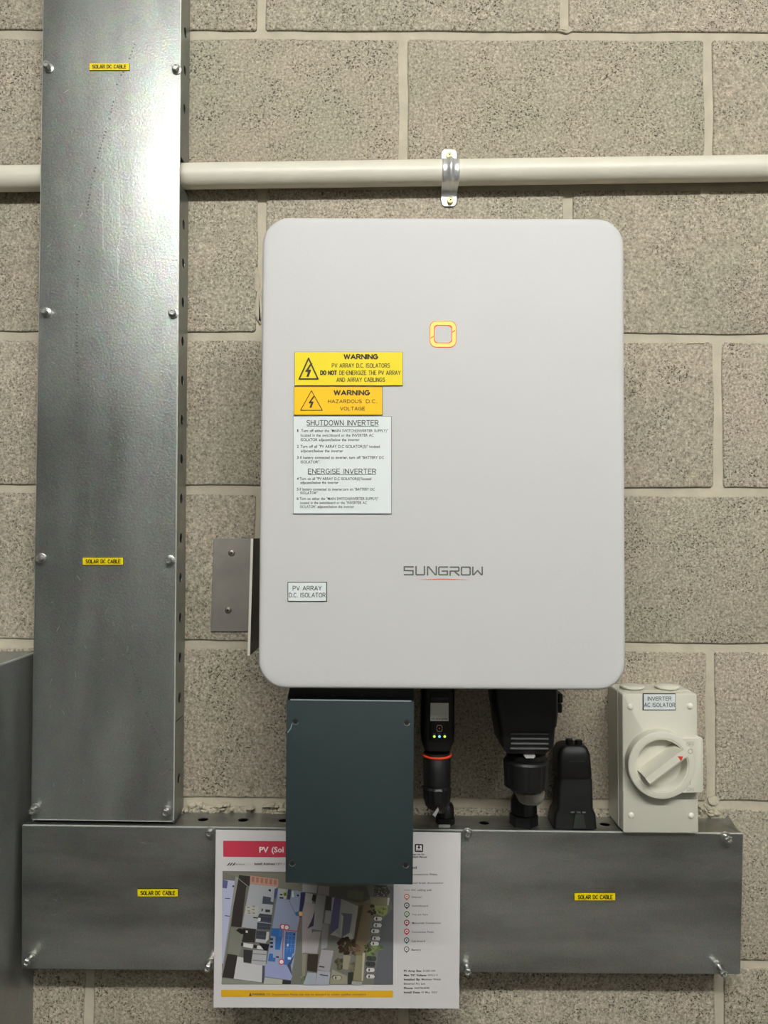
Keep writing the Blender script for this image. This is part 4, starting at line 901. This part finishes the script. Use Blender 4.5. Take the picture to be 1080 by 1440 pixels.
shB([(720, 310), (930, 325), (910, 400), (735, 390)], (136, 132, 108)); shB([(910, 320), (932, 322), (920, 400), (905, 398)], (206, 204, 194)); shB([(930, 200), (975, 200), (965, 1245), (760, 1245), (800, 1000), (850, 560), (960, 440)], (98, 100, 104)); shB([(770, 400), (915, 405), (905, 490), (860, 520), (790, 490)], (150, 158, 100))
def tree(cx_, cy_, r, c, n=26, s=3):
    r_ = random.Random(s)
    for k in range(n):
        a, q_ = r_.uniform(0, 6.28), r*r_.random()**.5; x, y = cx_+q_*math.cos(a), cy_+q_*math.sin(a)*.9; t_ = r_.uniform(.22, .4)*r; j = r_.uniform(.75, 1.3)
        shB([(x+t_*math.cos(b*1.05)*r_.uniform(.7, 1.1), y+t_*math.sin(b*1.05)*r_.uniform(.7, 1.1)) for b in range(6)], tuple(int(v*(.8 if k % 3 == 0 else 1.0 if k % 3 == 1 else 1.18)) for v in c))
tree(735, 445, 55, (62, 54, 36), 16, 1); tree(845, 450, 45, (120, 130, 80), 16, 2); tree(480, 840, 95, (58, 46, 32), 30, 3); tree(560, 870, 60, (96, 74, 56), 18, 4); tree(760, 865, 80, (104, 118, 76), 30, 5); tree(690, 860, 40, (60, 60, 38), 14, 6); tree(430, 1020, 70, (88, 84, 62), 20, 7); tree(520, 1060, 60, (110, 106, 86), 22, 8); tree(30, 1190, 50, (110, 126, 90), 16, 9)
def car(x, y, c=(206, 206, 202)):
    shB([(x-52, y-8), (x-38, y-30), (x+42, y-24), (x+55, y-4), (x+44, y+24), (x-40, y+20)], (48, 46, 44)); shB([(x-32, y-24), (x+38, y-20), (x+50, y), (x+38, y+22), (x-34, y+20), (x-44, y)], c); shB([(x-18, y-14), (x-4, y-12), (x-6, y+14), (x-20, y+13)], (40, 40, 44))
for x, y in ((805, 540), (800, 610), (775, 672), (785, 750), (770, 805), (725, 1085), (725, 1155)): car(x, y)
car(735, 965, (66, 72, 66)); car(725, 1025, (62, 66, 64))
shB([(60, 915), (175, 920), (155, 1110), (50, 1090)], (58, 50, 44)); shB([(205, 870), (335, 880), (290, 1110), (165, 1080)], (160, 156, 160)); shB([(165, 1090), (300, 1110), (285, 1245), (140, 1245)], (166, 168, 180)); shB([(180, 1040), (240, 1050), (238, 1062), (178, 1054)], (54, 52, 56)); shB([(190, 1130), (278, 1142), (276, 1152), (188, 1140)], (54, 52, 56))
shB([(60, 1110), (155, 1120), (140, 1245), (10, 1245)], (160, 168, 176)); shB([(440, 925), (520, 935), (490, 1080), (430, 1075)], (150, 144, 124)); shB([(300, 1190), (320, 1080), (480, 1150), (480, 1240), (300, 1240)], (150, 146, 128)); car(370, 1168, (176, 174, 150)); shB([(490, 1110), (550, 1110), (530, 1240), (485, 1240)], (52, 50, 44))
shB([(0, 920), (45, 915), (30, 1150), (0, 1160)], (142, 136, 118)); shB([(575, 930), (670, 930), (640, 1205), (545, 1190)], (134, 130, 104)); shB([(530, 1205), (640, 1210), (635, 1245), (525, 1245)], (160, 158, 150)); shB([(645, 900), (670, 905), (650, 1200), (632, 1200)], (176, 172, 150))
ph = build(mp_, 'aerial_photo', mats_, Pa, smooth=0, recalc=False, label='printed aerial photo of roofs, parked cars and trees')
# header, bars, lettering
mats2 = [flat(200, 62, 84), flat(226, 176, 40), flat(186, 184, 182), flat(30, 30, 32), flat(236, 226, 226), flat(70, 70, 74)]
mb = MB()
def zpoly(pts, mi, l=0): mb.poly([at(*zq(a, b), dQ) for a, b in pts], -dQ-.0002-l*.00004, mi)
zpoly([(70, 94), (640, 98), (640, 164), (70, 160)], 0); zpoly([(64, 706), (764, 709), (767, 712), (766, 735), (762, 738), (64, 735), (61, 732), (61, 709)], 1)
zpoly([(860, 107), (888, 108), (891, 111), (890, 138), (887, 141), (859, 140), (856, 137), (856, 110)], 3, 1); zpoly([(862, 112), (885, 113), (885, 136), (861, 135)], 4, 2)
zpoly([(870, 113), (876, 113), (876, 120), (881, 120), (873, 128), (865, 120), (870, 120)], 3, 3); zpoly([(864, 130), (882, 131), (882, 134), (864, 133)], 3, 3)
text(mb, 'PV (Sol', *[zq(a, 0)[0] for a in (218, 318)], zq(0, 141)[1], 7.2, dQ, True, 4, .0004)
text(mb, 'ar) Site Plan', *[zq(a, 0)[0] for a in (332, 515)], zq(0, 141)[1], 7.2, dQ, True, 4, .0004)
for sx_ in (0, 10, 21): zpoly([(84+sx_, 196), (96+sx_, 184), (100+sx_, 184), (90+sx_, 196)], 3, 1)
text(mb, 'ELECTRICAL', *[zq(a, 0)[0] for a in (114, 160)], zq(0, 193)[1], 1.5, dQ, False, 3)
text(mb, 'Install Address:', *[zq(a, 0)[0] for a in (198, 284)], zq(0, 193)[1], 3.0, dQ, True, 5); text(mb, '1271 S', *[zq(a, 0)[0] for a in (288, 322)], zq(0, 193)[1], 2.8, dQ, False, 5)
zpoly([(175, 731), (181, 717), (188, 731)], 5, 1)
text(mb, 'WARNING:', *[zq(a, 0)[0] for a in (188, 243)], zq(0, 728)[1], 2.6, dQ, True, 5); text(mb, 'DC Disconnection Points may only be operated by suitably qualified contractors', *[zq(a, 0)[0] for a in (248, 656)], zq(0, 728)[1], 2.5, dQ, False, 5)
def C3(a): return 560+a/12.
def R3(b): return 1175+b/12.
for t_, a, b, y, h, bo in (('Scan me for', 225, 445, 328, 2.2, True), ('System Manual', 218, 480, 372, 2.3, True), ('Legend', 110, 312, 558, 3.4, True), ('Disconnection Point', 160, 658, 668, 2.6, False), ('Load break disconnector', 228, 762, 812, 2.6, False), ('DC cabling path', 228, 566, 932, 2.6, False), ('Inverter', 228, 398, 1050, 2.6, False), ('Switchboard', 232, 500, 1200, 2.6, False), ('You are here', 232, 498, 1345, 2.6, False)):
    text(mb, t_, C3(a), C3(b), R3(y), h, dQ, bo, 5)
def C4(a): return 560+a/10.667
def R4(b): return 1280+b/10.667
for t_, a, b, y, h, bo in (('Mains/net Connection', 205, 636, 204, 2.6, False), ('Connection Point', 205, 530, 338, 2.6, False), ('Sub-board', 200, 402, 474, 2.6, False), ('Battery', 200, 340, 606, 2.6, False),
                           ('PV Array Size:', 84, 350, 922, 2.6, True), ('33.503 kW', 370, 558, 920, 2.4, False), ('Max. DC Voltage:', 84, 424, 987, 2.6, True), ('1075.2 V', 446, 594, 985, 2.4, False), ('Installed By:', 84, 330, 1050, 2.6, True), ('Matthew Walsh', 350, 638, 1048, 2.5, False),
                           ('Electrical Pty Ltd', 84, 398, 1114, 2.5, False), ('Phone:', 84, 222, 1180, 2.6, True), ('0437964590', 244, 466, 1178, 2.4, False), ('Install Date:', 84, 330, 1244, 2.6, True), ('10 May 2023', 348, 584, 1242, 2.4, False)):
    text(mb, t_, C4(a), C4(b), R4(y), h, dQ, bo, 5)
build(mb, 'printed_text', mats2, Pa, smooth=0, recalc=False)
mb = MB(); mm = [flat(200, 120, 84), flat(50, 58, 64), flat(80, 120, 60), flat(150, 28, 40), flat(206, 30, 62), flat(50, 104, 96), flat(110, 106, 110), flat(232, 228, 228), flat(120, 112, 110)]
for (px, py), c in zip([(C3(146), R3(1028)), (C3(145), R3(1175)), (C3(146), R3(1322)), (C4(127), R4(182)), (C4(127), R4(315)), (C4(125), R4(446)), (C4(125), R4(582))], range(7)):
    x, z = at(px, py, dQ); r = 3.8*mmpx(dQ)
    mb.disc(x, z, -dQ-.0002, r, 18, c); mb.poly([(x-r*.7, z-r*.7), (x, z-r*1.4), (x+r*.7, z-r*.7)], -dQ-.00019, c)
    mb.disc(x, z, -dQ-.00024, r*.66, 14, 7); mb.disc(x, z, -dQ-.00028, r*.28, 8, c)
x, z = at(C3(145), R3(920), dQ); mb.poly([(x-.0035, z-.0003), (x+.0035, z-.0003), (x+.0035, z+.0003), (x-.0035, z+.0003)], -dQ-.0002, 8)
build(mb, 'legend_symbols', mm, Pa, smooth=0, recalc=False)
bpy.data.objects.remove(_co); bpy.data.curves.remove(_cv)
